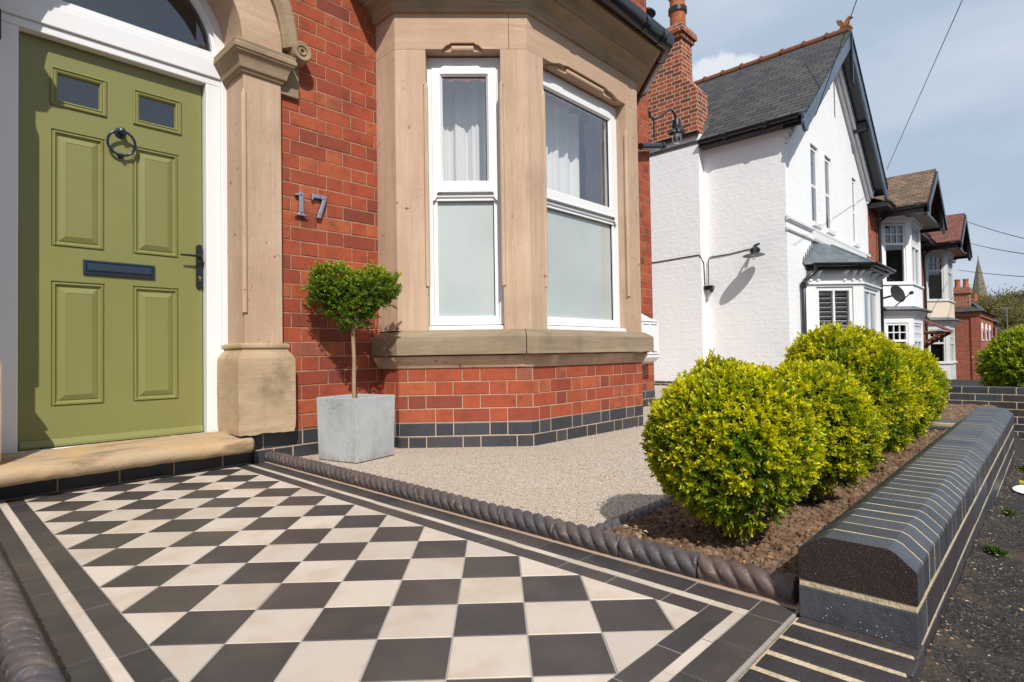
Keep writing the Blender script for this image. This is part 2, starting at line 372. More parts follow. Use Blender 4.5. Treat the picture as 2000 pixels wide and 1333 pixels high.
def mat_leaf(name, dark, mid, tip, shine=.35, trans=.35):
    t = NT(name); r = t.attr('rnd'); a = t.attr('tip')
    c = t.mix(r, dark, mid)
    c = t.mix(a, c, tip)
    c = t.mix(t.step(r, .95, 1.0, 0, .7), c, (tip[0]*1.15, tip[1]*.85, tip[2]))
    b = t.n('ShaderNodeBsdfPrincipled'); t.L(c, b.inputs['Base Color']); b.inputs['Roughness'].default_value = shine; b.inputs['Specular IOR Level'].default_value = .45
    tl = t.n('ShaderNodeBsdfTranslucent'); c2 = t.mix(.5, c, (tip[0], tip[1], tip[2]*.5)); t.L(c2, tl.inputs[0])
    mx = t.n('ShaderNodeMixShader'); mx.inputs[0].default_value = trans; t.L(b.outputs[0], mx.inputs[1]); t.L(tl.outputs[0], mx.inputs[2]); t.L(mx.outputs[0], t.out.inputs[0])
    MT[name] = t.mat
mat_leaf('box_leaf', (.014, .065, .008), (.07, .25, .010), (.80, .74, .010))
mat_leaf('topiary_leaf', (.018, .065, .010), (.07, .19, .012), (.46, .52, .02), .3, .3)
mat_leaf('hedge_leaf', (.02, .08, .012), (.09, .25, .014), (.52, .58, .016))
mat_leaf('tree_leaf', (.11, .10, .035), (.20, .165, .08), (.30, .28, .07), .8, .2)
mat_leaf('cedar_leaf', (.008, .03, .018), (.02, .05, .025), (.04, .08, .03), .7, .1)
mat_leaf('weed_leaf', (.03, .08, .015), (.07, .14, .02), (.15, .22, .03))

# ------------------------------------------------------------------ mesh helpers
ORG = {}
class MB:
    def __init__(s, *mats):
        s.v = []; s.f = []; s.mi = []; s.a = []; s.mats = list(mats) or ['white_frame']; s.M = Matrix.Identity(4); s.cm = 0; s.ca = .5
    def mat(s, name):
        if name not in s.mats: s.mats.append(name)
        s.cm = s.mats.index(name); return s
    def add(s, vs, fs, a=None):
        b = len(s.v); M = s.M
        s.v += [tuple(M @ Vector(p)) for p in vs]
        for f in fs: s.f.append([b+i for i in f]); s.mi.append(s.cm); s.a.append(s.ca if a is None else a)
    def box(s, x0, x1, y0, y1, z0, z1, a=None):
        s.add([(x0, y0, z0), (x1, y0, z0), (x1, y1, z0), (x0, y1, z0), (x0, y0, z1), (x1, y0, z1), (x1, y1, z1), (x0, y1, z1)],
              [(0, 3, 2, 1), (4, 5, 6, 7), (0, 1, 5, 4), (1, 2, 6, 5), (2, 3, 7, 6), (3, 0, 4, 7)], a)
    def quad(s, *p, a=None): s.add(p, [tuple(range(len(p)))], a)
    def prism(s, poly, z0, z1, axis='z', a=None):
        """poly of 2-D points, extruded; axis z:(x,y) x:(y,z) y:(x,z)"""
        n = len(poly)
        f3 = {'z': lambda p, q: (p[0], p[1], q), 'x': lambda p, q: (q, p[0], p[1]), 'y': lambda p, q: (p[0], q, p[1])}[axis]
        ar = sum(poly[i][0]*poly[(i+1) % n][1]-poly[(i+1) % n][0]*poly[i][1] for i in range(n))
        flip = (ar < 0) != (axis == 'y')
        if flip: poly = poly[::-1]
        vs = [f3(p, z0) for p in poly]+[f3(p, z1) for p in poly]
        fs = [tuple(range(n))[::-1], tuple(range(n, 2*n))]+[(i, (i+1) % n, n+(i+1) % n, n+i) for i in range(n)]
        s.add(vs, fs, a)
    def loft(s, rings, closed=True, caps=True, a=None):
        n = len(rings[0]); vs = [p for r in rings for p in r]; fs = []
        for k in range(len(rings)-1):
            for i in range(n if closed else n-1):
                j = (i+1) % n; fs.append((k*n+i, k*n+j, (k+1)*n+j, (k+1)*n+i))
        if caps and closed: fs += [tuple(range(n))[::-1], tuple(range((len(rings)-1)*n, len(rings)*n))]
        s.add(vs, fs, a)
    def tube(s, path, r, n=10, a=None):
        P = [Vector(p) for p in path]; rings = []; rr = r if hasattr(r, '__len__') else [r]*len(P)
        up_ = None
        for i, p in enumerate(P):
            t = (P[min(i+1, len(P)-1)]-P[max(i-1, 0)]).normalized()
            if up_ is None: up_ = t.orthogonal().normalized()
            e1 = (up_-t*up_.dot(t)).normalized(); up_ = e1; e2 = t.cross(e1)
            rings.append([p+(e1*math.cos(2*math.pi*k/n)+e2*math.sin(2*math.pi*k/n))*rr[i] for k in range(n)])
        s.loft(rings, a=a)
    def lathe(s, prof, c=(0, 0, 0), n=20, axis=(0, 0, 1), a=None):
        ax = Vector(axis).normalized(); e1 = ax.orthogonal().normalized(); e2 = ax.cross(e1); c = Vector(c)
        rings = [[c+ax*z+(e1*math.cos(2*math.pi*k/n)+e2*math.sin(2*math.pi*k/n))*max(r, 1e-4) for k in range(n)] for r, z in prof]
        s.loft(rings, a=a)
    def sweep(s, path, prof, caps=True, a=None, jit=0):
        """prof (d,z) ring swept along a plan polyline, d to the right-hand (outer) side"""
        rings = []; n = len(path)
        for i, p in enumerate(path):
            p = Vector(p)
            def nrm(a_, b_):
                t = (Vector(b_)-Vector(a_)).normalized(); return Vector((t.y, -t.x))
            if i == 0: o = nrm(path[0], path[1])
            elif i == n-1: o = nrm(path[-2], path[-1])
            else:
                a1 = nrm(path[i-1], path[i]); a2 = nrm(path[i], path[i+1]); o = (a1+a2); o = o/(o.dot(a1))
            rings.append([(p.x+o.x*d, p.y+o.y*d, z) for d, z in prof])
        if jit:
            rings = [[(x+jit*mnoise.noise(Vector((x*30, y*30, z*60))), y+jit*mnoise.noise(Vector((x*25+9, y*25, z*50))), z+jit*.6*mnoise.noise(Vector((x*35, y*35+5, z*50)))) for x, y, z in r] for r in rings]
        s.loft(rings, caps=caps, a=a)
    def holes(s, x0, x1, z0, z1, hs, y=0., dep=.1):
        """flat front (facing -y) with rectangular holes and their reveals"""
        xs = sorted({x0, x1, *[v for h in hs for v in h[:2]]}); zs = sorted({z0, z1, *[v for h in hs for v in h[2:4]]})
        for i in range(len(xs)-1):
            for k in range(len(zs)-1):
                cx, cz = (xs[i]+xs[i+1])/2, (zs[k]+zs[k+1])/2
                if any(h[0] < cx < h[1] and h[2] < cz < h[3] for h in hs): continue
                s.quad((xs[i], y, zs[k]), (xs[i+1], y, zs[k]), (xs[i+1], y, zs[k+1]), (xs[i], y, zs[k+1]))
        for a, b, c, d in [h[:4] for h in hs]:
            s.quad((a, y, c), (a, y+dep, c), (b, y+dep, c), (b, y, c))
            s.quad((a, y, d), (b, y, d), (b, y+dep, d), (a, y+dep, d))
            s.quad((a, y, c), (a, y, d), (a, y+dep, d), (a, y+dep, c))
            s.quad((b, y, c), (b, y+dep, c), (b, y+dep, d), (b, y, d))
    def build(s, name, parent=None, smooth=None, bevel=0, label=None, seg=2):
        o3 = ORG.get(parent.name, (0, 0, 0)) if parent else (0, 0, 0)
        return s._mk(name, parent, o3, smooth, bevel, label, seg)
    def _mk(s, name, parent, o3, smooth, bevel, label, seg):
        me = bpy.data.meshes.new(name)
        V = np.array(s.v, dtype=np.float64)
        me.from_pydata([tuple(p) for p in (V-np.array(o3))], [], s.f)
        for m in s.mats: me.materials.append(MT[m])
        me.polygons.foreach_set('material_index', s.mi)
        at = me.attributes.new('rnd', 'FLOAT', 'FACE'); at.data.foreach_set('value', s.a)
        me.update()
        # UVs in metres from the face normal
        uv = me.uv_layers.new(name='UVMap'); data = np.empty(len(me.loops)*2, dtype=np.float32); q = 0
        for p in me.polygons:
            n = p.normal
            if abs(n.z) > .95: t = Vector((1, 0, 0)); b = Vector((0, 1, 0))
            else:
                t = Vector((-n.y, n.x, 0)).normalized(); b = n.cross(t)
            for vi in p.vertices:
                c = V[vi]; data[q] = c[0]*t.x+c[1]*t.y+c[2]*t.z; data[q+1] = c[0]*b.x+c[1]*b.y+c[2]*b.z; q += 2
        uv.data.foreach_set('uv', data)
        if smooth is not None:
            me.polygons.foreach_set('use_smooth', [True]*len(me.polygons)); me.set_sharp_from_angle(angle=R(smooth))
        ob = bpy.data.objects.new(name, me); COL.objects.link(ob)
        if parent: ob.parent = parent
        ORG[ob.name] = o3
        if bevel:
            bm = ob.modifiers.new('bevel', 'BEVEL'); bm.width = bevel; bm.segments = seg; bm.limit_method = 'ANGLE'; bm.angle_limit = R(40); bm.harden_normals = False
        if label: ob['label'] = label
        return ob
    def top(s, name, label, cat, loc, group=None, smooth=None, bevel=0, kind=None):
        """a thing that is one mesh, with its origin at loc"""
        ob = s._mk(name, None, loc, smooth, bevel, None, 2); ob.location = loc
        if label: ob['label'] = label
        if cat: ob['category'] = cat
        if group: ob['group'] = group
        if kind: ob['kind'] = kind
        return ob
def thing(name, label, cat, loc, group=None, kind=None):
    o = bpy.data.objects.new(name, None); COL.objects.link(o); o.location = loc; o.empty_display_size = .1
    o['label'] = label; o['category'] = cat
    if group: o['group'] = group
    ORG[o.name] = loc; return o
def struct(mb, name, **k):
    o = mb._mk(name, None, (0, 0, 0), k.get('smooth'), k.get('bevel', 0), None, 2); o['kind'] = 'structure'; return o
def frm(x, y, deg): return Matrix.Translation((x, y, 0)) @ Matrix.Rotation(R(deg), 4, 'Z')

def bricks(mb, M, x0, x1, z0, z1, first=0, st=.221, hd=.108, h=.0818, j=.0045, base=None, mort='mortar', mat='brick_red', bond='F', dep=.004, amp=.0012, z_off=0.):
    """individually modelled brick faces on a plane (local x along, y inward) with a mortar plane behind"""
    sv = mb.M; mb.M = M
    mb.mat(mort); mb.quad((x0, dep*.6, z0), (x1, dep*.6, z0), (x1, dep*.6, z1), (x0, dep*.6, z1))
    mb.mat(mat)
    P = st+hd if bond == 'F' else st
    k = 0; z = z_off if z_off else z0
    row = first
    while z < z1-.01:
        za, zb = max(z+j/2, z0), min(z+h-j/2, z1)
        if zb-za > .01:
            u = math.floor((x0-P)/P)*P + (P/2 if row % 2 else 0)
            while u < x1:
                for wd in ((st, hd) if bond == 'F' else (st,)):
                    a, b = max(u+j/2, x0), min(u+wd-j/2, x1)
                    if b-a > .012:
                        r = random.random(); d = random.uniform(-amp, amp); e = random.uniform(.003, .0062)
                        dz1, dz2 = random.uniform(-.0012, .0012), random.uniform(-.0012, .0012)
                        o_ = [(a, dep*.55, za+dz1), (b, dep*.55, za+dz1), (b, dep*.55, zb+dz2), (a, dep*.55, zb+dz2)]
                        i_ = [(a+e, d, za+e+dz1), (b-e, d, za+e+dz1), (b-e, d, zb-e+dz2), (a+e, d, zb-e+dz2)]
                        mb.add(o_+i_, [(4, 5, 6, 7)], r); b_ = len(mb.v)-8
                        for q4 in ((0, 1, 5, 4), (1, 2, 6, 5), (2, 3, 7, 6), (3, 0, 4, 7)): mb.f.append([b_+i for i in q4]); mb.mi.append(mb.cm); mb.a.append(r*.55)
                    u += wd
        z += h; row += 1
    mb.M = sv

# leaf clouds -------------------------------------------------------
def leaf_mesh(P, D, sl, ln, wd, nl, tipf, seed=1, fold=.25, spread=.85, tipbias=1.0):
    """P,D: sprig bases and directions (n,3); nl leaves on each; returns mesh data"""
    g = np.random.default_rng(seed); n = len(P)
    D = D/np.linalg.norm(D, axis=1, keepdims=True)
    A = np.cross(D, g.normal(size=(n, 3))); A /= np.linalg.norm(A, axis=1, keepdims=True); B = np.cross(D, A)
    V = []; TI = []; RN = []
    srnd = g.random(n)
    for k in range(nl):
        t = (k//2+1)/(nl//2+.5); ang = (k % 2)*math.pi+(k//2)*1.4+g.normal(size=n)*.3
        side = A*np.cos(ang)[:, None]+B*np.sin(ang)[:, None]
        sp = spread*(1.15-.75*t)
        a = D*(1-sp*.45)[..., None] if hasattr(sp, 'shape') else D*(1-sp*.45)
        a = a+side*sp+g.normal(size=(n, 3))*.16; a /= np.linalg.norm(a, axis=1, keepdims=True)
        nr = D-a*np.sum(D*a, 1)[:, None]+g.normal(size=(n, 3))*.25; nr -= a*np.sum(nr*a, 1)[:, None]; nr /= np.linalg.norm(nr, axis=1, keepdims=True)
        s_ = np.cross(a, nr)
        l = ln*(g.uniform(.7, 1.15, n)*(1.05-.35*t))[:, None]; w_ = wd*g.uniform(.8, 1.15, n)[:, None]*(1.05-.3*t)
        b = P+D*(sl*t*g.uniform(.9, 1.05, n))[:, None]
        V.append(np.stack([b, b+a*l*.33+s_*w_*.5+nr*w_*fold, b+a*l*.72+s_*w_*.42+nr*w_*fold, b+a*l-nr*l*.06, b+a*l*.72-s_*w_*.42+nr*w_*fold, b+a*l*.33-s_*w_*.5+nr*w_*fold], 1))
        TI.append(np.clip(tipf*(min(1, t)**tipbias)*1.1+g.normal(size=n)*.10, 0, 1)); RN.append(np.clip(srnd*.5+g.random(n)*.5, 0, 1))
    V = np.concatenate(V); TI = np.concatenate(TI); RN = np.concatenate(RN); m = len(V)
    idx = np.arange(m)[:, None]*6
    F = np.concatenate([idx+np.array([[0, 1, 2, 3]]), idx+np.array([[0, 3, 4, 5]])], 1).reshape(-1, 4)
    return V.reshape(-1, 3), F, np.repeat(TI, 2), np.repeat(RN, 2)
def foliage_obj(name, parent, data, mat, loc=(0, 0, 0)):
    V, F, T, Rn = data
    me = bpy.data.meshes.new(name); me.vertices.add(len(V)); me.vertices.foreach_set('co', V.astype(np.float32).ravel())
    me.loops.add(len(F)*4); me.loops.foreach_set('vertex_index', F.astype(np.int32).ravel())
    me.polygons.add(len(F)); me.polygons.foreach_set('loop_start', np.arange(len(F), dtype=np.int32)*4)
    me.polygons.foreach_set('loop_total', np.full(len(F), 4, dtype=np.int32))
    a = me.attributes.new('tip', 'FLOAT', 'FACE'); a.data.foreach_set('value', T.astype(np.float32))
    a = me.attributes.new('rnd', 'FLOAT', 'FACE'); a.data.foreach_set('value', Rn.astype(np.float32))
    me.materials.append(MT[mat]); me.update(calc_edges=True); me.validate()
    o = bpy.data.objects.new(name, me); COL.objects.link(o)
    if parent: o.parent = parent
    o.location = loc; return o

# ================================================================== SETTING
CAN, CAP2 = (2.052, 2.896), (3.91, 2.32)
F_C = frm(2.052, 2.896, -45); F_F = frm(0, 2.32, 0); F_R = frm(3.91, 2.32, 45); LC = .812

def gz(x, y):
    """height of the open ground"""
    t = 0 if y > .5 else (1 if y < .2 else (0.5-y)/.3)
    g = -.03*max(0, x-6) if x < 26 else -.6-.065*(x-26)
    g = max(g, -2.1)
    px_ = [(-50, -.06), (1.2, -.07), (2.3, -.085), (3.3, -.12), (4.7, -.21), (8, -.56), (26, -1.1), (47, -2.4), (2000, -2.6)]
    p = np.interp(x, [a for a, b in px_], [b for a, b in px_])
    return -.03+g*(1-t) + (p-0)*t - (0 if t < 1 else -.03)
mb = MB('tarmac')
xs = [-30, -12, -6, -3, -1, 0, .5, 1, 1.3, 2, 3, 4, 5, 6, 7, 8, 10, 13, 18, 26, 35, 47, 60, 90, 150, 300, 700, 1500]
ys = [-600, -200, -60, -25, -12, -6, -3, -1.5, -.5, .05, .194, .5, 1, 2, 3.4, 8, 20, 60, 200, 600]
g_ = {}
for i, x in enumerate(xs):
    for k, y in enumerate(ys):
        z = gz(x, y)
        if x > 90 and y > -20: z += (x-90)*.045 if x < 700 else 27
        g_[i, k] = (x, y, z)
n = len(ys)
mb.add([g_[i, k] for i in range(len(xs)) for k in range(n)], [(i*n+k, (i+1)*n+k, (i+1)*n+k+1, i*n+k+1) for i in range(len(xs)-1) for k in range(n-1)])
struct(mb, 'ground')

# pavement beside the garden wall, lumpy and strewn with grit
mb = MB('tarmac')
NX, NY = 150, 26
vs = []
for i in range(NX):
    for k in range(NY):
        x = .6+(i/(NX-1))**1.6*7.3; y = .196-(k/(NY-1))*1.2
        z = gz(x, 0)+.006+.012*mnoise.noise(Vector((x*6, y*6, 0)))+.006*mnoise.noise(Vector((x*26, y*26, 3)))
        z += .03*max(0, 1-(.196-y)/.10)**2
        vs.append((x, y, z))
mb.add(vs, [(i*NY+k, i*NY+k+1, (i+1)*NY+k+1, (i+1)*NY+k) for i in range(NX-1) for k in range(NY-1)])
for q in range(520):
    x = random.uniform(1.0, 6.5); y = .19-abs(random.gauss(0, .16)); s_ = random.uniform(.001, .0038)*(1 if random.random() < .95 else 2.2)
    z = gz(x, 0)+.012
    mb.mat('mortar' if random.random() < .12 else 'tarmac')
    mb.lathe([(s_*.7, -s_), (s_, 0), (s_*.55, s_*.7), (0, s_*.8)], (x, y, z), 5, (random.uniform(-.4, .4), random.uniform(-.4, .4), 1))
for q in range(900):
    x = .9+random.random()**1.3*5; y = .193-abs(random.gauss(0, .035))-(random.random() < .12)*.12*random.random(); a = random.uniform(0, 6.28); l_ = random.uniform(.0015, .0058)
    z = gz(x, 0)+.022+.03*max(0, 1-(.196-y)/.10)**2+random.uniform(0, .004); ca, sa = math.cos(a)*l_, math.sin(a)*l_
    mb.mat(random.choice(('dry_leaf', 'soil', 'soil', 'bark_dark', 'bark', 'mortar'))); mb.add([(x-ca, y-sa, z), (x+sa*.4, y-ca*.4, z+.002), (x+ca, y+sa, z+.001), (x-sa*.4, y+ca*.4, z)], [(0, 1, 2, 3)])
struct(mb, 'pavement', smooth=50)

mb = MB('resin_gravel')
mb.quad((1.39, 1.03, .0), (7.6, 1.03, -.03), (7.6, 3.5, -.03), (1.39, 3.5, .0))
mb.quad((5.46, 3.5, -.014), (10.4, 3.5, -.12), (10.4, 9.0, -.12), (5.46, 9.0, -.014))
for q in range(1500):
    if random.random() < .5: x, y = 1.395+abs(random.gauss(0, .05)), random.uniform(1.1, 3.05)
    else: x, y = random.uniform(1.4, 4.6), random.uniform(1.07, 2.3)
    s_ = random.uniform(.0015, .0042); mb.lathe([(s_*.6, -s_), (s_, 0), (s_*.5, s_*.6)], (x, y, .0015), 5, (random.uniform(-.5, .5), random.uniform(-.5, .5), 1))
struct(mb, 'gravel_court')

# soil bed: real crumbs
mb = MB('soil'); NX, NY = 420, 70; vs = []
for i in range(NX):
    x = 1.372+(i/(NX-1))**1.5*5.4
    for k in range(NY):
        y = .39+(k/(NY-1))*.66
        p = Vector((x, y, 0)); near = 1/(1+.15*(x-1.4))
        z = .016+.011*mnoise.noise(p*9)+.010*mnoise.noise(p*28)+.0085*mnoise.noise(p*70)+.004*mnoise.noise(p*150)
        z += .012*max(0, mnoise.noise(p*18+Vector((5, 3, 1))))
        e = min(1, (1.04-y)/.06); z = z*e+.004*(1-e)
        vs.append((x, y, z))
mb.add(vs, [(i*NY+k, (i+1)*NY+k, (i+1)*NY+k+1, i*NY+k+1) for i in range(NX-1) for k in range(NY-1)])
for q in range(5200):
    x = 1.39+random.random()**1.8*4.2; y = random.uniform(.41, 1.0); s_ = random.uniform(.0025, .0085)*random.choice((.6, 1, 1, 1.6))
    p = Vector((x, y, 0)); z = .018+.011*mnoise.noise(p*9)+.008*mnoise.noise(p*28)
    ax = (random.uniform(-.7, .7), random.uniform(-.7, .7), 1)
    mb.lathe([(s_*random.uniform(.3, .8), -s_*.8), (s_, -.1*s_), (s_*random.uniform(.6, .9), s_*.5), (0.1*s_, s_*.8)], (x, y, z), random.choice((5, 6)), ax)
for q in range(260):
    x = 1.40+random.random()**1.6*4; y = random.uniform(.42, 1.0); a = random.uniform(0, 6.28); l_ = random.uniform(.003, .011); z = .030+random.uniform(0, .008)
    ca, sa = math.cos(a)*l_, math.sin(a)*l_; mb.mat(random.choice(('dry_leaf', 'bark', 'bark_dark', 'mortar')))
    mb.add([(x-ca, y-sa, z-.002), (x+sa*.45, y-ca*.45, z+.003), (x+ca, y+sa, z+.001), (x-sa*.45, y+ca*.45, z)], [(0, 1, 2, 3)])
struct(mb, 'soil_bed', smooth=60)

# ------------------------------------------------------------------ tiled path
def clip(poly, x0, x1, y0, y1):
    for ax, lim, sg in ((0, x0, 1), (0, x1, -1), (1, y0, 1), (1, y1, -1)):
        o = []
        for i, p in enumerate(poly):
            q = poly[i-1]; a, b = (p[ax]-lim)*sg, (q[ax]-lim)*sg
            if (a >= 0) != (b >= 0):
                t = a/(a-b); o.append((p[0]+(q[0]-p[0])*t, p[1]+(q[1]-p[1])*t))
            if a >= 0: o.append(p)
        poly = o
        if len(poly) < 3: return []
    return poly
mb = MB('grout', 'tile_cream', 'tile_black')
mb.box(.17, 1.335, .412, 3.137, -.03, -.0016)
def tile(poly, m):
    mb.mat(m); c = (sum(p[0] for p in poly)/len(poly), sum(p[1] for p in poly)/len(poly)); z = random.uniform(-.0007, .0007)
    r = random.random(); tx, ty = random.uniform(-.002, .002), random.uniform(-.002, .002)
    inn = [(c[0]+(p[0]-c[0])*.985, c[1]+(p[1]-c[1])*.985) for p in poly]; n = len(poly)
    ar = sum(poly[i][0]*poly[(i+1) % n][1]-poly[(i+1) % n][0]*poly[i][1] for i in range(n))
    if ar < 0: poly = poly[::-1]; inn = inn[::-1]
    zz = lambda p: z+(p[0]-c[0])*tx+(p[1]-c[1])*ty
    mb.add([(p[0], p[1], zz(p)-.0012) for p in poly]+[(p[0], p[1], zz(p)) for p in inn],
           [tuple(range(n, 2*n))]+[(i, (i+1) % n, n+(i+1) % n, n+i) for i in range(n)], r)
D2, gp = .2105/2, .0021
CX0, CX1, CY0, CY1 = .329, 1.168, .569, 3.075
for i in range(-1, 6):
    for j in range(-3, 14):
        for off, m in ((0, 'tile_black'), (D2, 'tile_cream')):
            cx, cy = 1.063-.2105*i+off, .883+.2105*j+off; h_ = D2-gp
            p = clip([(cx-h_, cy), (cx, cy-h_), (cx+h_, cy), (cx, cy+h_)], CX0+.001, CX1-.001, CY0+.001, CY1-.001)
            if len(p) > 2: tile(p, m)
def strip(x0, x1, y0, y1, m, ln, off=0):
    """a run of border tiles along the longer side"""
    g = .0011
    if y1-y0 > x1-x0:
        y = y0-off
        while y < y1:
            a, b = max(y, y0), min(y+ln, y1)
            if b-a > .01: tile([(x0+g, a+g), (x1-g, a+g), (x1-g, b-g), (x0+g, b-g)], m)
            y += ln
    else:
        x = x0-off
        while x < x1:
            a, b = max(x, x0), min(x+ln, x1)
            if b-a > .01: tile([(a+g, y0+g), (b-g, y0+g), (b-g, y1-g), (a+g, y1-g)], m)
            x += ln
strip(1.168, 1.222, .569, 3.105, 'tile_black', .151, .06); strip(1.222, 1.247, .515, 3.12, 'tile_cream', .151, .1); strip(1.247, 1.318, .492, 3.135, 'tile_black', .151, 0)
strip(.275, .329, .569, 3.075, 'tile_black', .151, .03); strip(.250, .275, .515, 3.12, 'tile_cream', .151, .12); strip(.178, .250, .492, 3.135, 'tile_black', .151, .07)
strip(.275, 1.222, .515, .569, 'tile_black', .151, .04); strip(.250, 1.247, .492, .515, 'tile_cream', .151, .09); strip(.178, 1.318, .418, .492, 'tile_black', .151, .0)
strip(.329, 1.168, 3.075, 3.105, 'tile_black', .151, .05); strip(.329, 1.222, 3.105, 3.127, 'tile_cream', .151, .1)
struct(mb, 'tiled_path')

# brick-on-edge threshold in front of the tiles
mb = MB('mortar_old', 'brick_wall_blue', 'brick_purple')
mb.box(-.6, 1.2865, .20, .409, -.12, -.0012)
x = -.59
while x < 1.27:
    zz = random.uniform(-.0015, .0015); q = random.uniform(-.004, .004)
    mb.mat('brick_purple' if random.random() < .88 else 'brick_wall_blue'); mb.box(x+.004, x+.066+random.uniform(-.002, .001), .192+q, .405, -.11, .0005+zz, random.random()); x += .0737
struct(mb, 'brick_threshold', bevel=.0035)

# ------------------------------------------------------------------ rope edging
def rope_tile(x0, y0, x1, y1, r, zc, sgn=1):
    mb = MB('edging_clay'); L_ = math.hypot(x1-x0, y1-y0); n = max(6, int(L_/.0022)); K = 36; rings = []
    tx, ty = (x1-x0)/L_, (y1-y0)/L_; ox, oy = ty, -tx; ph = random.uniform(0, 6)
    for i in range(n+1):
        s_ = L_*i/n; e = min(s_, L_-s_); ring = []
        for k in range(K):
            th = 2*math.pi*k/K
            f = (3*th*sgn+2*math.pi*s_/.0435+ph)/2
            lob = abs(math.sin(f))**.5
            rr = r*(.70+.30*lob)*(1-.35*max(0, 1-e/.004)**2)
            rr *= 1+.015*mnoise.noise(Vector((s_*40, math.cos(th)*2, math.sin(th)*2+x0*7)))
            cx, cz = math.cos(th)*rr, math.sin(th)*rr
            ring.append((x0+tx*s_+ox*cx, y0+ty*s_+oy*cx, zc+cz))
        rings.append(ring)
    mb.loft(rings)
    # the stem of the edging set in the ground below the roll
    hw = r*.62
    mb.sweep([(x0+tx*.002, y0+ty*.002), (x1-tx*.002, y1-ty*.002)], [(-hw, zc-r*.3), (hw, zc-r*.3), (hw*1.15, -.035), (-hw*1.15, -.035)])
    return mb
def rope_run(x0, y0, x1, y1, r, zc, label, group, ln=.2285, sgn=1, jit=.0015):
    L_ = math.hypot(x1-x0, y1-y0); n = round(L_/ln); 
    for i in range(n):
        a, b = i/n, (i+1)/n; j1 = random.uniform(-jit, jit)
        P = [x0+(x1-x0)*a+j1, y0+(y1-y0)*a+j1*.3, x0+(x1-x0)*b+j1, y0+(y1-y0)*b+j1*.3]
        m = rope_tile(P[0], P[1]+(.001 if y1 != y0 else 0), P[2]-(.001 if x1 != x0 else 0), P[3], r, zc+random.uniform(-.001, .001), sgn)
        lab = label(i, n) if callable(label) else label
        m.top('rope_edging', lab, 'edging', ((P[0]+P[2])/2, (P[1]+P[3])/2, -.02), group, smooth=55)
ords = ['first', 'second', 'third', 'fourth', 'fifth', 'sixth', 'seventh', 'eighth', 'ninth', 'tenth', 'eleventh', 'twelfth', 'thirteenth', 'fourteenth', 'fifteenth', 'sixteenth', 'seventeenth', 'eighteenth', 'nineteenth', 'twentieth', 'last but one', 'last']
rope_run(1.354, .425, 1.354, 3.13, .0315, .027, lambda i, n: 'twisted clay edging tile between path and bed, ' + ords[i] + ' counting from the garden wall end', 'rope edging along the right side of the path')
rope_run(.150, .30, .150, 3.10, .0335, .028, lambda i, n: 'twisted clay edging tile left of the checkered path, ' + ords[i] + ' counting from the front', 'rope edging along the left side of the path', sgn=-1)
rope_run(1.40, 1.035, 4.3, 1.035, .028, .002, lambda i, n: 'half buried clay edging tile between gravel and soil, ' + ords[i] + ' counting from the path', 'rope edging between the gravel and the bed', sgn=-1)
m_ = MB('mortar'); m_.box(1.321, 1.392, .415, 3.13, -.02, -.0005)
o = struct(m_, 'path_haunching')

# ================================================================== HOUSE 17
house = thing('brick_house', 'red brick house with sandstone bay window, arched porch surround and green front door', 'house', (1.6, 3.1, 0))
WH = 6.2
# --- facade brickwork
mb = MB('mortar', 'brick_red', 'brick_blue', 'brick_house_red')
Fm = frm(0, 3.1, 0)
bricks(mb, Fm, 1.41, 2.10, .152, 3.2, 0, z_off=.152, j=.0042, mort='mortar_fine')
bricks(mb, Fm, 4.42, 5.46, .152, WH, 1, z_off=.152, j=.0042, mort='mortar_fine')
mb.mat('brick_house_red')
mb.quad((-2, 3.1, 3.2), (4.42, 3.1, 3.2), (4.42, 3.1, WH), (-2, 3.1, WH)); mb.quad((-2, 3.1, 0), (-.05, 3.1, 0), (-.05, 3.1, 3.2), (-2, 3.1, 3.2))
mb.quad((-.05, 3.1, 2.98), (1.41, 3.1, 2.98), (1.41, 3.1, 3.2), (-.05, 3.1, 3.2))
mb.quad((5.46, 3.1, .0), (5.46, 11, .0), (5.46, 11, WH), (5.46, 3.1, WH)); mb.quad((-2, 11, 0), (-2, 3.1, 0), (-2, 3.1, WH), (-2, 11, WH)); mb.quad((5.46, 11, 0), (-2, 11, 0), (-2, 11, WH), (5.46, 11, WH))
mb.build('brickwork', house)
for xa_, xb_ in ((1.27, 2.10), (4.42, 5.46)):
    mb = MB('mortar', 'brick_blue'); bricks(mb, frm(0, 3.092, 0), xa_, xb_, -.02, .150, 1, j=.007, h=.0835, mat='brick_blue', z_off=-.017)
    mb.build('blue_brick_base', house)
# --- bay brickwork
mb = MB('mortar', 'brick_red')
for M_, a, b, f in ((F_C, 0, LC, 0), (F_F, 2.626, 3.91, 1), (F_R, 0, LC, 0)):
    bricks(mb, M_, a, b, .148, .478, f, h=.0822, z_off=.148)
for x_, m_ in ((2.052, frm(2.052, 3.1, -90)), (4.484, frm(4.484, 2.896, 90))):
    bricks(mb, m_, 0, .204, .148, .478, 1, h=.0822, z_off=.148)
mb.build('bay_brickwork', house)
mb = MB('mortar', 'brick_blue')
for M_, a, b, f in ((F_C, 0, LC, 1), (F_F, 2.626, 3.91, 0), (F_R, 0, LC, 0), (frm(2.052, 3.1, -90), 0, .204, 0), (frm(4.484, 2.896, 90), 0, .204, 0)):
    bricks(mb, M_, a, b, -.02, .147, f, j=.0065, h=.082, mat='brick_blue', z_off=-.017)
mb.build('bay_blue_brick_base', house)
BP = [(2.052, 3.12), (2.052, 2.896), (2.626, 2.32), (3.91, 2.32), (4.484, 2.896), (4.484, 3.12)]
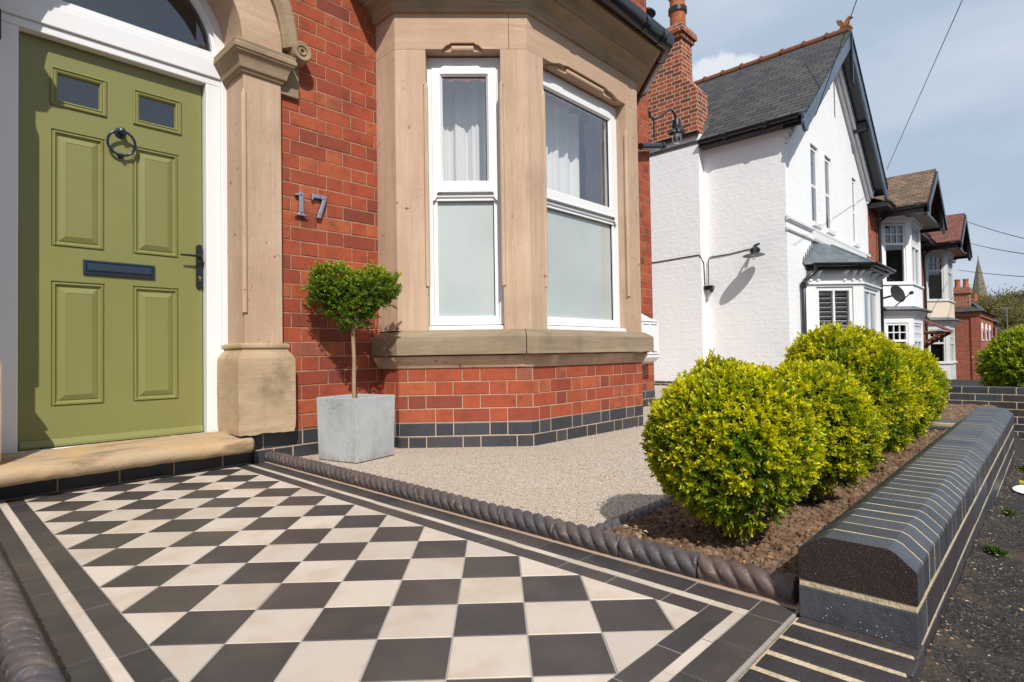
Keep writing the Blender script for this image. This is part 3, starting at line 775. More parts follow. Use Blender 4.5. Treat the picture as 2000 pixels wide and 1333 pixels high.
# --- sill and the broken ogee beneath it
def fine(path, st=.03):
    o = [path[0]]
    for a, b in zip(path, path[1:]):
        L_ = math.dist(a, b); n = max(1, int(L_/st))
        o += [(a[0]+(b[0]-a[0])*k/n, a[1]+(b[1]-a[1])*k/n) for k in range(1, n+1)]
    return o
mb = MB('stone_sill')
for seg_ in ([(2.080, 3.10), (2.080, 2.868), (2.598, 2.348)], [(2.601, 2.345), (2.626, 2.32), (3.91, 2.32), (4.484, 2.896), (4.484, 3.12)]):
    mb.sweep(fine(seg_, .05), [(-.12, .558), (.081, .557), (.083, .559), (.083, .664), (.078, .672), (.030, .699), (.0, .709), (-.12, .712)], jit=.0013)
mb.build('window_sill', house, smooth=24, bevel=.002)
mb = MB('stone_jamb')
prof = [(-.05, .476), (.006, .477), (.012, .483), (.016, .495), (.024, .507), (.038, .516), (.047, .524), (.052, .536), (.054, .549), (.03, .5555), (-.05, .5555)]
fp = fine(BP, .012); rings = []
for i, p in enumerate(fp):
    a_, b_ = fp[max(i-1, 0)], fp[min(i+1, len(fp)-1)]; t = Vector((b_[0]-a_[0], b_[1]-a_[1])).normalized(); o = Vector((t.y, -t.x))
    k = 1/max(.7, 1) if 0 < i < len(fp)-1 else 1
    ch = mnoise.noise(Vector((p[0]*5, p[1]*5, 3))); brk = max(0, ch-.12)*1.6
    mid = 1 if 2.45 < p[0] < 3.0 else 0
    brk += mid*max(0, mnoise.noise(Vector((p[0]*14, p[1]*14, 8))))*1.1
    ring = []
    for d, z in prof:
        dd = d-(max(0, d-.012))*min(.9, brk*2.2)+.002*mnoise.noise(Vector((p[0]*40, p[1]*40, z*90)))
        ring.append((p[0]+o.x*dd, p[1]+o.y*dd, z))
    rings.append(ring)
mb.loft(rings); mb.build('ogee_course', house, smooth=40)
# --- piers with stopped rolls
def pt(M_, s_, y=0): v = M_ @ Vector((s_, y, 0)); return (v.x, v.y)
def pier(mb, poly_full, poly_notch, roll, z0, z1, za, zb):
    mb.prism(poly_full, z0, za); mb.prism(poly_notch, za, zb); mb.prism(poly_full, zb, z1)
    for cx, cy, r in roll:
        mb.lathe([(r, za-.004), (r, zb-.03), (r*.92, zb-.012), (r*.6, zb), (.002, zb+.028)], (cx, cy, 0), 18)
N_, RR = .016, .0145
def canted_notch(M_, s_, side):
    """notch at opening edge s_ (side=+1 stone lies left of the opening)"""
    return [pt(M_, s_-side*N_, 0), pt(M_, s_-side*N_, N_), pt(M_, s_, N_)], (*pt(M_, s_-side*(N_-RR)+side*.0, N_-RR+.002), RR)
Z0, Z1 = .708, 2.437; ZA, ZB = .98, 2.22; DP = .17
mb = MB('stone_jamb')
nA, rA = canted_notch(F_C, .187, 1)
mb = MB('stone_jamb'); pier(mb, [(2.052, 3.12), (2.052, 2.896), pt(F_C, .187), pt(F_C, .187, DP), (2.2, 3.12)], [(2.052, 3.12), (2.052, 2.896), *nA, pt(F_C, .187, DP), (2.2, 3.12)], [rA], Z0, Z1, ZA, ZB); mb.build('stone_pier', house, smooth=35)
nB, rB = canted_notch(F_C, .647, -1); nC, rC = canted_notch(F_F, 2.776, 1)
inner = (2.70, 2.32+DP)
mb = MB('stone_jamb'); pier(mb, [pt(F_C, .647, DP), pt(F_C, .647), (2.626, 2.32), pt(F_F, 2.776), pt(F_F, 2.776, DP), inner], [pt(F_C, .647, DP), *nB[::-1], (2.626, 2.32), *nC, pt(F_F, 2.776, DP), inner], [rB, rC], Z0, Z1, ZA, ZB); mb.build('stone_pier', house, smooth=35)
nD, rD = canted_notch(F_F, 3.74, -1); nE, rE = canted_notch(F_R, .165, 1)
inner2 = (3.83, 2.32+DP)
mb = MB('stone_jamb'); pier(mb, [pt(F_F, 3.74, DP), pt(F_F, 3.74), (3.91, 2.32), pt(F_R, .165), pt(F_R, .165, DP), inner2], [pt(F_F, 3.74, DP), *nD[::-1], (3.91, 2.32), *nE, pt(F_R, .165, DP), inner2], [rD, rE], Z0, Z1, ZA, ZB); mb.build('stone_pier', house, smooth=35)
nG, rG = canted_notch(F_R, .625, -1)
mb = MB('stone_jamb'); pier(mb, [pt(F_R, .625, DP), pt(F_R, .625), (4.484, 2.896), (4.484, 3.12), (4.33, 3.12)], [pt(F_R, .625, DP), *nG[::-1], (4.484, 2.896), (4.484, 3.12), (4.33, 3.12)], [rG], Z0, Z1, ZA, ZB); mb.build('stone_pier', house, smooth=35)
# --- lintel with carved soffit
mb = MB('stone_lintel')
mb.sweep(BP, [(-.032, Z1+.002), (-.032, 2.675), (-.17, 2.675), (-.17, Z1+.002)])
def lint(M_, a, b, c, hw, y0=0):
    sv = mb.M; mb.M = M_
    lo = Z1+.001; arc = [(c-hw*1.85, lo), (c-hw*1.65, lo+.008), (c-hw*1.4, lo+.026), (c-hw*1.15, lo+.030), (c-hw, lo+.040), (c+hw, lo+.040), (c+hw*1.15, lo+.030), (c+hw*1.4, lo+.026), (c+hw*1.65, lo+.008), (c+hw*1.85, lo)]
    mb.prism([(a, lo), *arc, (b, lo), (b, 2.676), (a, 2.676)], 0, .034, 'y')
    mb.tube([(c-hw*.98, .030, lo+.014), (c+hw*.98, .030, lo+.014)], .022, 16)
    mb.prism([(c-hw*1.8, lo-.006), (c+hw*1.8, lo-.006), (c+hw*1.2, lo+.036), (c-hw*1.2, lo+.036)], .024, .06, 'y')
    mb.M = sv
lint(F_C, 0, .7, .415, .070); lint(F_C, .7022, LC, .9, .0001) if False else None
mb2 = mb
sv = mb.M; mb.M = F_C; mb.prism([(.702, Z1+.001), (LC, Z1+.001), (LC, 2.676), (.702, 2.676)], 0.0004, .034, 'y'); mb.M = sv
lint(F_F, 2.626, 3.91, 3.256, .22); lint(F_R, 0, LC, .395, .070)
mb.prism([(2.052, 3.12), (2.052, 2.896), (2.088, 2.90), (2.088, 3.12)], Z1+.001, 2.676); mb.prism([(4.448, 3.12), (4.448, 2.90), (4.484, 2.896), (4.484, 3.12)], Z1+.001, 2.676)
mb.build('bay_lintel', house, smooth=35, bevel=.002)
# --- cornice
mb = MB('stone_cornice')
cpf = [(-.1, 2.663), (.008, 2.661), (.019, 2.668), (.024, 2.676), (.021, 2.686), (.026, 2.692), (.027, 2.705), (.034, 2.722), (.048, 2.738), (.066, 2.748), (.083, 2.753), (.091, 2.763), (.088, 2.776), (.096, 2.783), (.107, 2.786), (.108, 2.794), (.118, 2.815), (.134, 2.836), (.154, 2.851), (.173, 2.860), (.176, 2.866), (.176, 2.884), (.10, 2.892), (-.1, 2.894)]
mb.sweep(BP, cpf)
mb.build('cornice', house, smooth=13)
mb = MB('stone_cornice'); mb.box(1.80, 2.07, 3.086, 3.12, 2.775, 3.03); mb.build('string_stone', house, bevel=.004)
# --- bay roof, gutter
mb = MB('lead'); 
mb.sweep(BP, [(.15, 2.893), (.17, 2.93), (-.3, 3.12), (-.32, 2.893)]); mb.prism([(2.3, 3.1), (2.7, 2.6), (3.85, 2.6), (4.25, 3.1)], 2.9, 3.12)
mb.build('bay_roof', house)
mb = MB('black_plastic')
gp_ = [(.218+.053*math.cos(a), 2.925+.058*math.sin(a)) for a in np.linspace(math.pi, 2*math.pi, 13)]+[(.271, 2.965), (.262, 2.968), (.172, 2.968)]
mb.sweep([(2.052, 3.10), *BP[1:5], (4.484, 3.05)], gp_)
for M_, x_ in ((F_F, 3.62), (F_F, 3.86), (F_F, 2.9), (F_R, .12), (F_R, .7)):
    sv = mb.M; mb.M = M_
    mb.tube([(x_, -.218, 2.925), (x_+.05, -.218, 2.925)], .0615, 24); mb.M = sv
mb.build('bay_gutter', house, smooth=40)
# --- sash style windows
def ogee_strip(mb, x0, x1, y, z0, z1, d):
    mb.prism([(y, z0), (y-d, z0+.003), (y-d, z0+(z1-z0)*.35), (y-d*.6, z0+(z1-z0)*.55), (y-d*.55, z0+(z1-z0)*.8), (y-.001, z1)], x0, x1, 'x')
def bay_window(M_, a, b, name='sash_window'):
    Y = .085
    mb = MB('white_frame'); mb.M = M_
    z0, z1 = .742, 2.43
    fw_ = .026
    mb.box(a-.004, a+fw_, Y, Y+.09, z0, z1); mb.box(b-fw_, b+.004, Y, Y+.09, z0, z1); mb.box(a+fw_, b-fw_, Y, Y+.09, 2.375, z1); mb.box(a+fw_, b-fw_, Y+.001, Y+.09, z0, z0+.018)
    mb.prism([(Y-.055, .708), (Y-.055, .722), (Y-.045, .732), (Y+.03, .742), (Y+.03, .708)], a-.012, b+.012, 'x')
    w = mb.build('window', house, bevel=.0025)
    # upper sash, proud, with horns
    mb = MB('white_frame'); mb.M = M_
    ua, ub, y1 = a+fw_+.001, b-fw_-.001, Y-.006
    st = .066; gb, gt = 1.652, 2.312
    mb.box(ua, ua+st-.014, y1, Y+.06, 1.585, 2.374); mb.box(ub-st+.014, ub, y1, Y+.06, 1.585, 2.374)
    mb.box(ua+st-.014, ub-st+.014, y1, Y+.06, gt+.012, 2.374); mb.box(ua+st-.014, ub-st+.014, y1, Y+.06, 1.585, gb-.012)
    # sloping glazing bead
    for p in ([(ua+st-.014, gb-.012), (ub-st+.014, gb-.012), (ub-st, gb), (ua+st, gb)], [(ua+st-.014, gt+.012), (ua+st, gt), (ub-st, gt), (ub-st+.014, gt+.012)],
              [(ua+st-.014, gb-.012), (ua+st, gb), (ua+st, gt), (ua+st-.014, gt+.012)], [(ub-st+.014, gb-.012), (ub-st+.014, gt+.012), (ub-st, gt), (ub-st, gb)]):
        ins = [(x_, z_) for x_, z_ in p]
        ys_ = [y1+.001 if (abs(x_-ua-st+.014) < 1e-6 or abs(x_-ub+st-.014) < 1e-6 or abs(z_-gb+.012) < 1e-6 or abs(z_-gt-.012) < 1e-6) else y1+.022 for x_, z_ in p]
        mb.quad(*[(x_, y_, z_) for (x_, z_), y_ in zip(ins, ys_)])
    ogee_strip(mb, ua+.032, ub-.032, y1, 1.572, 1.588, .010)
    for s_, x_ in ((1, ua), (-1, ub)):
        mb.prism([(x_, 1.60), (x_+s_*.034, 1.60), (x_+s_*.034, 1.577), (x_+s_*.026, 1.565), (x_+s_*.025, 1.545), (x_+s_*.017, 1.532), (x_+s_*.010, 1.524), (x_, 1.520)], y1-.002, Y-.0005, 'y')
    up_s = mb.build('upper_sash', w, bevel=.0015)
    mb = MB('glass'); mb.M = M_; mb.quad((ua+st-.004, Y+.022, gb-.004), (ub-st+.004, Y+.022, gb-.004), (ub-st+.004, Y+.022, gt+.004), (ua+st-.004, Y+.022, gt+.004)); mb.build('upper_pane', w)
    mb = MB('rubber'); mb.M = M_; mb.box(ua+st-.002, ub-st+.002, Y+.014, Y+.021, gt-.004, gt+.003); mb.box(ub-st-.004, ub-st+.002, Y+.014, Y+.021, gb, gt); mb.build('gasket', w)
    # meeting rail and lower sash
    mb = MB('white_frame'); mb.M = M_
    la, lb = a+fw_+.001, b-fw_-.001
    mb.box(la, la+.026, Y+.016, Y+.07, .762, 1.56); mb.box(lb-.026, lb, Y+.016, Y+.07, .762, 1.56)
    mb.box(la+.026, lb-.026, Y+.012, Y+.07, 1.536, 1.585); ogee_strip(mb, la+.022, lb-.022, Y+.014, 1.545, 1.566, .014); ogee_strip(mb, la+.012, lb-.012, Y+.016, 1.522, 1.544, .008)
    mb.box(la+.026, lb-.026, Y+.010, Y+.07, .762, .797)
    mb.build('lower_sash', w, bevel=.0015)
    mb = MB('frosted_glass'); mb.M = M_; mb.quad((la+.024, Y+.034, .795), (lb-.024, Y+.034, .795), (lb-.024, Y+.034, 1.537), (la+.024, Y+.034, 1.537)); mb.build('frosted_pane', w)
    mb = MB('rubber'); mb.M = M_; mb.box(la+.026, lb-.026, Y+.026, Y+.033, 1.530, 1.536); mb.box(lb-.031, lb-.026, Y+.026, Y+.033, .797, 1.536); mb.build('gasket', w)
bay_window(F_C, .187, .647); bay_window(F_F, 2.776, 3.74); bay_window(F_R, .165, .625)
# dark room behind
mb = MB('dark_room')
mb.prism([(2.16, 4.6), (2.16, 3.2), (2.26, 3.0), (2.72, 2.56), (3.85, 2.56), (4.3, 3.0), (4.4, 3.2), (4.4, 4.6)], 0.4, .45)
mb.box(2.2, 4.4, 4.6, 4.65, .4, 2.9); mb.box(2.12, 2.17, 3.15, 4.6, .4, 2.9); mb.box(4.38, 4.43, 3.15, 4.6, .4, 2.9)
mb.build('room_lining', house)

# curtains hang inside: things of their own
def curtain(M_, a, b, z0, z1, y, label, seed, folds):
    mb = MB('curtain'); mb.M = M_; n = 150; g = np.random.default_rng(seed); ph = g.random(6)*6; rings = []
    for q, z in enumerate(np.linspace(z0, z1, 14)):
        tt = (z-z0)/(z1-z0); ring = []
        for i in range(n):
            x = a+(b-a)*i/(n-1); u = i/(n-1)
            d = .018*math.sin(folds*6.28*u+ph[0]+.3*math.sin(3*tt))+.007*math.sin(folds*2.3*6.28*u+ph[1])+.004*math.sin(folds*4.1*6.28*u+ph[2])
            ring.append((x, y+d*(1.15-.3*tt), z))
        rings.append(ring)
    mb.loft(rings, closed=False, caps=False)
    c = M_ @ Vector(((a+b)/2, y, z0)); mb.top('curtain', label, 'curtain', tuple(c), 'white curtains in the bay', smooth=180)
curtain(F_C, .10, .80, .75, 2.40, .33, 'white pleated curtain behind the narrow angled sash window', 1, 6)
curtain(F_F, 2.72, 3.62, .75, 2.40, .33, 'white pleated curtain drawn over the left of the wide bay window', 2, 7)

# --- door surround
DC = .723
for sg in (1, -1):
    mb = MB('stone_jamb')
    X = lambda v: DC+sg*(v-DC)-(.03 if sg < 0 else 0)
    f_ = [(X(1.21), 3.30), (X(1.21), 3.06), (X(1.41), 3.06), (X(1.41), 3.12), (X(1.33), 3.30)]
    nn = [(X(1.21), 3.30), (X(1.21), 3.06+N_), (X(1.21+N_), 3.06+N_), (X(1.21+N_), 3.06), (X(1.41), 3.06), (X(1.41), 3.12), (X(1.33), 3.30)]
    pier(mb, f_, nn, [(X(1.21+N_-RR), 3.06+N_-RR+.002, RR)], .634, 2.08, .80, 1.955)
    mb.build('pilaster', house, smooth=35)
for sg in (1, -1):
    X = lambda v: DC+sg*(v-DC)-(.03 if sg < 0 else 0)
    mb = MB('stone_plinth')
    def ring(ox, oy, z, jt=0):
        n = 10; P = []
        xa, xb, ya, yb = X(1.21-ox), X(1.41+ox), 3.06-oy, 3.32
        c = [(xa, yb), (xa, ya), (xb, ya), (xb, yb)]
        for i in range(3):
            for k in range(n):
                t = k/n; x_, y_ = c[i][0]+(c[i+1][0]-c[i][0])*t, c[i][1]+(c[i+1][1]-c[i][1])*t
                d = jt*mnoise.noise(Vector((x_*18, y_*18, z*24)))
                P.append((x_+d, y_+(d if i == 1 else 0), z+(d*1.4 if jt > .004 else 0)))
        P.append((xb, yb, z)); return P
    mb.loft([ring(.045, .041, .160, .007), ring(.049, .044, .185, .007), ring(.050, .045, .215, .002), *[ring(.051, .045, z, .0008) for z in (.3, .4, .5)], ring(.050, .045, .548, .001),
             ring(.046, .04, .562), ring(.03, .026, .583), ring(.018, .015, .602), ring(.018, .015, .606), ring(.027, .024, .611), ring(.029, .026, .622), ring(.025, .022, .631), ring(.012, .010, .636), ring(-.01, -.01, .637)])
    mb.build('pilaster_base', house, smooth=38)
    mb = MB('stone_cornice')
    mb.loft([ring(.0005, .0005, 2.06), ring(.012, .012, 2.062), ring(.014, .014, 2.076), ring(.024, .024, 2.079), ring(.029, .029, 2.10), ring(.034, .034, 2.12), ring(.044, .044, 2.140), ring(.056, .056, 2.150), ring(.057, .057, 2.158), ring(.065, .064, 2.162), ring(.066, .065, 2.182), ring(.060, .060, 2.188), ring(.062, .062, 2.205), ring(.05, .05, 2.214), ring(-.05, -.05, 2.214)])
    mb.build('pilaster_capital', house, smooth=30, bevel=.0015)
# arch
mb = MB('stone_lintel')
def arc_ring(r0_, r1_, y0, y1, n=48, zc=2.214, a0=0., a1=math.pi):
    rg = []
    for k in range(n+1):
        a = a0+(a1-a0)*k/n; c, s_ = math.cos(a), math.sin(a)
        rg.append([(DC+r0_*c, y0, zc+r0_*s_), (DC+r1_*c, y0, zc+r1_*s_), (DC+r1_*c, y1, zc+r1_*s_), (DC+r0_*c, y1, zc+r0_*s_)])
    return rg
mb.loft(arc_ring(.487, .70, 3.06, 3.32)); mb.build('arch_stones', house, smooth=30, bevel=.003)
# carved raised panel following the inside of the arch
mb = MB('stone_lintel'); mb.loft(arc_ring(.484, .545, 3.050, 3.30, 30, a0=.46, a1=math.pi-.46)); mb.build('arch_roll', house, smooth=30, bevel=.012, seg=3)
mb = MB('stone_cornice')
def arc_sweep(prof, a0, a1, n=40, zc=2.25, sq=1.0):
    rg = []
    for k in range(n+1):
        a = a0+(a1-a0)*k/n; c, s_ = math.cos(a), math.sin(a)
        rg.append([(DC+r_*c, y_, zc+r_*s_*sq) for r_, y_ in prof])
    return rg
hood = [(.695, 3.10), (.695, 3.045), (.706, 3.035), (.710, 3.018), (.722, 3.008), (.738, 2.998), (.756, 2.998), (.768, 3.008), (.772, 3.10)]
mb.loft(arc_sweep(hood, .02, math.pi-.02))
for sg in (1, -1):
    cx = DC+sg*.787
    def sp(r1_, r2_, y_a, y_b): mb.lathe([(r1_, 0), (r1_, y_b-y_a)], (cx, y_a, 2.262), 26, (0, 1, 0))
    mb.lathe([(.008, .012), (.012, .0), (.020, -.002), (.024, .008), (.027, .010), (.031, .0), (.050, -.003), (.057, .006), (.058, .10)], (cx, 3.0, 2.262), 30, (0, 1, 0))
mb.build('hood_mould', house, smooth=38)
for sg in (1, -1):
    mb = MB('stone_sill'); x0_, x1_ = sorted((DC+sg*.68, DC+sg*.80)); mb.box(x0_, x1_, 3.075, 3.13, 2.02, 2.215); mb.build('springer_stone', house, bevel=.003)
# --- step
mb = MB('stone_step'); rings = []
for x in np.linspace(-.05, 1.235, 70):
    fy = 2.985+.005*mnoise.noise(Vector((x*4, 0, 0)))-.05*max(0, (.75-x)/.75); zt = .150+.006*mnoise.noise(Vector((x*5, 2, 0)))
    ef = min(1, (1.235-x)/.02+.25, (x+.05)/.02+.25)
    rg = []
    for d, z in [(.30, 0), (.02, 0), (.006, .012), (-.004, .03), (.0, .052), (.012, .064), (.035, .072), (.30, .092)]:
        nn = .0035*mnoise.noise(Vector((x*16, d*22, z*40)))+.0028*mnoise.noise(Vector((x*45, d*60, z*90)))
        rg.append((x, fy+d+(1-ef)*.03*(1 if d < .2 else 0)+nn*(1 if d < .2 else 0), .075+z*(zt/.150)+nn*.6))
    rings.append(rg)
mb.loft(rings); mb.build('door_step', house, smooth=50)
mb = MB('mortar', 'brick_blue')
bricks(mb, frm(0, 3.135, 0), -.3, 1.30, -.02, .085, 0, j=.008, h=.105, mat='brick_blue', bond='S', st=.225, z_off=-.018)
mb.mat('brick_blue'); mb.quad((1.285, 3.135, -.02), (1.285, 3.092, -.02), (1.285, 3.092, .15), (1.285, 3.135, .15))
mb.build('step_riser', house)
# --- door frame (outer frame, transom, fanlight)
mb = MB('white_frame')
FY = 3.29
for a, b in ((.205, .262), (1.184, 1.241)): mb.box(a, b, FY, 3.42, .158, 2.22)
for a, b, c_, d_ in ((.262, .336, .318, .345), (1.184, 1.11, 1.128, 1.101)):
    # stepped inner frame with a splayed face
    lo, hi = sorted((a, b)); mb.box(lo, hi, FY+.018, 3.42, .158, 2.052)
mb.box(.262, 1.184, FY+.018, 3.42, 2.0525, 2.092); mb.box(.262, 1.184, FY+.006, 3.42, 2.0925, 2.186); mb.box(.262, 1.184, FY+.014, 3.42, 2.1865, 2.212)
mb.box(.336, 1.11, FY+.03, 3.42, .150, .1605)
fr = mb.build('door_frame', house, bevel=.004)
mb = MB('white_frame')
mb.loft(arc_ring(.443, .50, FY+.01, 3.40, 48, 2.21)); mb.loft(arc_ring(.425, .446, FY+.026, 3.40, 48, 2.21)); mb.box(.262, 1.184, FY+.022, 3.40, 2.2125, 2.236)
mb.build('fanlight_frame', fr, smooth=30, bevel=.002)
mb = MB('glass_dark'); mb.prism([(DC+.44*math.cos(a), 2.21+.44*math.sin(a)) for a in np.linspace(0, math.pi, 40)], FY+.05, FY+.054, 'y'); mb.build('fanlight_pane', fr)
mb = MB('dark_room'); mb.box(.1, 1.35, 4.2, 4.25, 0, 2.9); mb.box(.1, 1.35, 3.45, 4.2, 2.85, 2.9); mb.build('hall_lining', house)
# --- door
DY = 3.36
mb = MB('door_green')
pan = [(.457, .664, 1.091, 1.642), (.781, .989, 1.091, 1.642), (.457, .664, .347, .931), (.781, .989, .347, .931)]
gl_ = [(.452, .672, 1.752, 1.935), (.781, 1.004, 1.752, 1.935)]
mb.holes(.342, 1.104, .166, 2.048, pan+gl_, DY, .001)
def rngs(mb, h, prof, y):
    a, b, c, d = h; prev = [(a, y, c), (b, y, c), (b, y, d), (a, y, d)]
    for ins, dy in prof:
        cur = [(a+ins, y+dy, c+ins), (b-ins, y+dy, c+ins), (b-ins, y+dy, d-ins), (a+ins, y+dy, d-ins)]
        for i in range(4): mb.quad(prev[i], prev[(i+1) % 4], cur[(i+1) % 4], cur[i])
        prev = cur
    return prev
for h in pan:
    last = rngs(mb, h, [(.0015, .006), (.006, .006), (.008, -.002), (.014, -.003), (.019, .006), (.024, .009), (.027, .009), (.030, .006), (.054, -.004), (.0555, -.0025)], DY); mb.quad(*last)
for h in gl_:
    rngs(mb, h, [(.0, -.003), (.003, -.009), (.008, -.010), (.011, -.005), (.017, -.004), (.021, -.008), (.027, -.004), (.032, .012)], DY)
mb.box(.342, 1.104, DY+.012, DY+.05, .166, .1665)
mb.prism([(DY-.020, .166), (DY-.020, .176), (DY-.006, .198), (DY-.0005, .200), (DY-.0005, .166)], .346, 1.10, 'x')
door = mb.build('front_door', house, label='olive green panelled door')
for h in gl_:
    mb = MB('glass_dark'); mb.quad((h[0]+.03, DY+.011, h[2]+.03), (h[1]-.03, DY+.011, h[2]+.03), (h[1]-.03, DY+.011, h[3]-.03), (h[0]+.03, DY+.011, h[3]-.03)); mb.build('door_pane', door)
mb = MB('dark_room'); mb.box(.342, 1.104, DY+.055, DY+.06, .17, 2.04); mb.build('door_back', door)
# knocker
mb = MB('blue_black')
mb.lathe([(.026, 0), (.026, -.004), (.020, -.009), (.016, -.012)], (.727, DY, 1.690), 24, (0, 1, 0)); mb.lathe([(.016, 0), (.012, .03), (.015, .036), (.004, .044)], (.727, DY-.01, 1.690), 20, (0, -1, 0))
R_ = .058; c_ = (.727, DY-.040, 1.632)
mb.loft([[((c_[0]+(R_+.0062*math.cos(b))*math.sin(a)), c_[1]+.0062*math.sin(b)+.010*(1-math.cos(a)), c_[2]+(R_+.0062*math.cos(b))*math.cos(a)) for b in np.linspace(0, 6.283, 12, endpoint=False)] for a in np.linspace(0, 6.283, 44)], caps=False)
mb.lathe([(.014, 0), (.013, .006), (.010, .012), (.006, .02)], (.727, DY, 1.577), 18, (0, -1, 0)); mb.lathe([(.009, 0), (.006, .006), (0, .007)], (.727, DY-.028, 1.574), 12, (0, -1, 0))
mb.build('door_knocker', door, smooth=50)
mb = MB('blue_black')
h = (.577, .875, .971, 1.040)
rngs(mb, h, [(0, -.010), (.004, -.013), (.010, -.013), (.012, -.010)], DY); mb.box(.590, .862, DY-.0115, DY-.004, .984, 1.027)
mb.prism([(DY-.0115, .986), (DY-.017, .992), (DY-.014, 1.022), (DY-.0115, 1.026)], .592, .860, 'x')
mb.build('letter_box', door, bevel=.0015)
mb = MB('black_plastic'); pl = [(1.088+.0165*math.cos(a), 1.160+.0165*math.sin(a)) for a in np.linspace(0, math.pi, 9)]+[(1.088+.0165*math.cos(a), .950+.0165*math.sin(a)) for a in np.linspace(math.pi, 2*math.pi, 9)]
mb.prism(pl, DY-.010, DY-.0006, 'y'); 
hd = mb.build('handle_plate', door, bevel=.002)
mb = MB('black_plastic'); mb.tube([(1.088, DY-.008, 1.108), (1.088, DY-.04, 1.108), (1.080, DY-.047, 1.108), (1.05, DY-.048, 1.107), (.984, DY-.046, 1.106)], [.009, .008, .0075, .0065, .005], 10); mb.build('lever_handle', hd, smooth=50)
mb = MB('brass'); mb.lathe([(.0085, 0), (.0085, -.004), (.006, -.0045), (0, -.0045)], (1.088, DY-.010, .995), 16, (0, 1, 0)); mb.lathe([(.005, 0), (.005, -.0035), (0, -.0035)], (1.088, DY-.010, .983), 12, (0, 1, 0)); mb.build('lock_cylinder', hd, smooth=40)

# doorbell on the frame at the left
t_ = thing('doorbell', 'small black doorbell at the far left of the white door frame', 'doorbell', (.235, 3.29, 1.965))
mb = MB('black_plastic'); mb.box(.262, .279, 3.287, 3.302, 1.955, 2.10) if False else mb.box(.247, .275, 3.270, 3.2895, 1.955, 2.085); mb.build('case', t_, bevel=.003)
mb = MB('chrome'); mb.lathe([(.008, 0), (.007, -.003), (0, -.004)], (.262, 3.269, 1.985), 14, (0, 1, 0)); mb.build('button', t_)

# house number
num = thing('house_number', 'silver metal house number 17 on the red bricks', 'house number', (1.58, 3.09, 1.36))
def digit(polys, sx, x, z, h_):
    mb = MB('chrome'); mb.ca = .5
    for p in polys: mb.prism([(x+u*h_, z+v*h_) for u, v in p], 3.077, 3.0945, 'y')
    return mb
one = [[(0.0, .87), (.24, 1.0), (.40, 1.0), (.40, .13), (.47, .05), (.62, 0.0), (.0, 0.0), (.12, .05), (.20, .13), (.20, .78), (.16, .83), (.02, .84)]]
m1 = digit([[(0.0, .86), (.26, 1.0), (.36, 1.0), (.36, .83), (.17, .83), (.02, .82)], [(.17, .829), (.36, .829), (.36, .13), (.17, .13)], [(.17, .129), (.36, .129), (.42, .05), (.56, 0.0), (-.02, 0.0), (.11, .05)]], 1, 1.498, 1.359, .136)
d1 = m1.build('digit_one', num, bevel=.002)
m7 = digit([[(.02, 1.0), (.66, 1.0), (.66, .84), (.15, .84), (.08, .82), (.06, .74), (0, .74)], [(.46, .8385), (.66, .8385), (.40, .0), (.22, .0), (.47, .76)]], 1, 1.598, 1.362, .136)
d7 = m7.build('digit_seven', num, bevel=.002)
for px_, pz_, par in ((1.534, 1.478, d1), (1.534, 1.376, d1), (1.648, 1.487, d7), (1.646, 1.385, d7)):
    mb = MB('rubber'); mb.lathe([(.004, 0), (.0035, -.0012), (0, -.0012)], (px_, 3.0770, pz_), 10, (0, 1, 0)); mb.build('fixing_screw', par)

# white meter box on the brick beyond the bay
gb_ = thing('meter_box', 'white plastic gas meter box on the brick wall beyond the bay', 'meter box', (5.2, 3.1, .42))
mb = MB('white_frame'); mb.prism([(3.1, .42), (3.1, .955), (3.0, .90), (2.90, .86), (2.90, .50), (2.93, .46)], 4.83, 5.22, 'x'); mb.build('case', gb_, bevel=.006)
mb = MB('white_frame'); mb.box(4.85, 5.20, 2.890, 2.8995, .53, .845); bd = mb.build('door', gb_, bevel=.003)
mb = MB('rubber')
mb.box(4.85, 5.20, 2.8960, 2.8996, .849, .854); mb.build('lid_seam', bd)
for z in (.82, .55):
    for a in (4.90, 5.05): mb = MB('rubber'); mb.box(a, a+.11, 2.8885, 2.8899, z, z+.006); mb.build('vent_slot', bd)
mb = MB('black_iron'); mb.tube([(5.05, 3.05, -.05), (5.05, 3.05, .43)], .022, 12); mb.build('supply_pipe', gb_, smooth=50)

# pipe stub and dark boss on the corner
mb = MB('black_plastic'); mb.tube([(5.16, 3.03, 2.66), (5.62, 3.03, 2.78)], .034, 16); mb.tube([(5.59, 3.03, 2.772), (5.63, 3.03, 2.783)], .040, 16)
mb.top('waste_pipe', 'short black pipe stub on the brick corner below the swan neck lamp', 'pipe', (5.2, 3.09, 2.66), smooth=50)

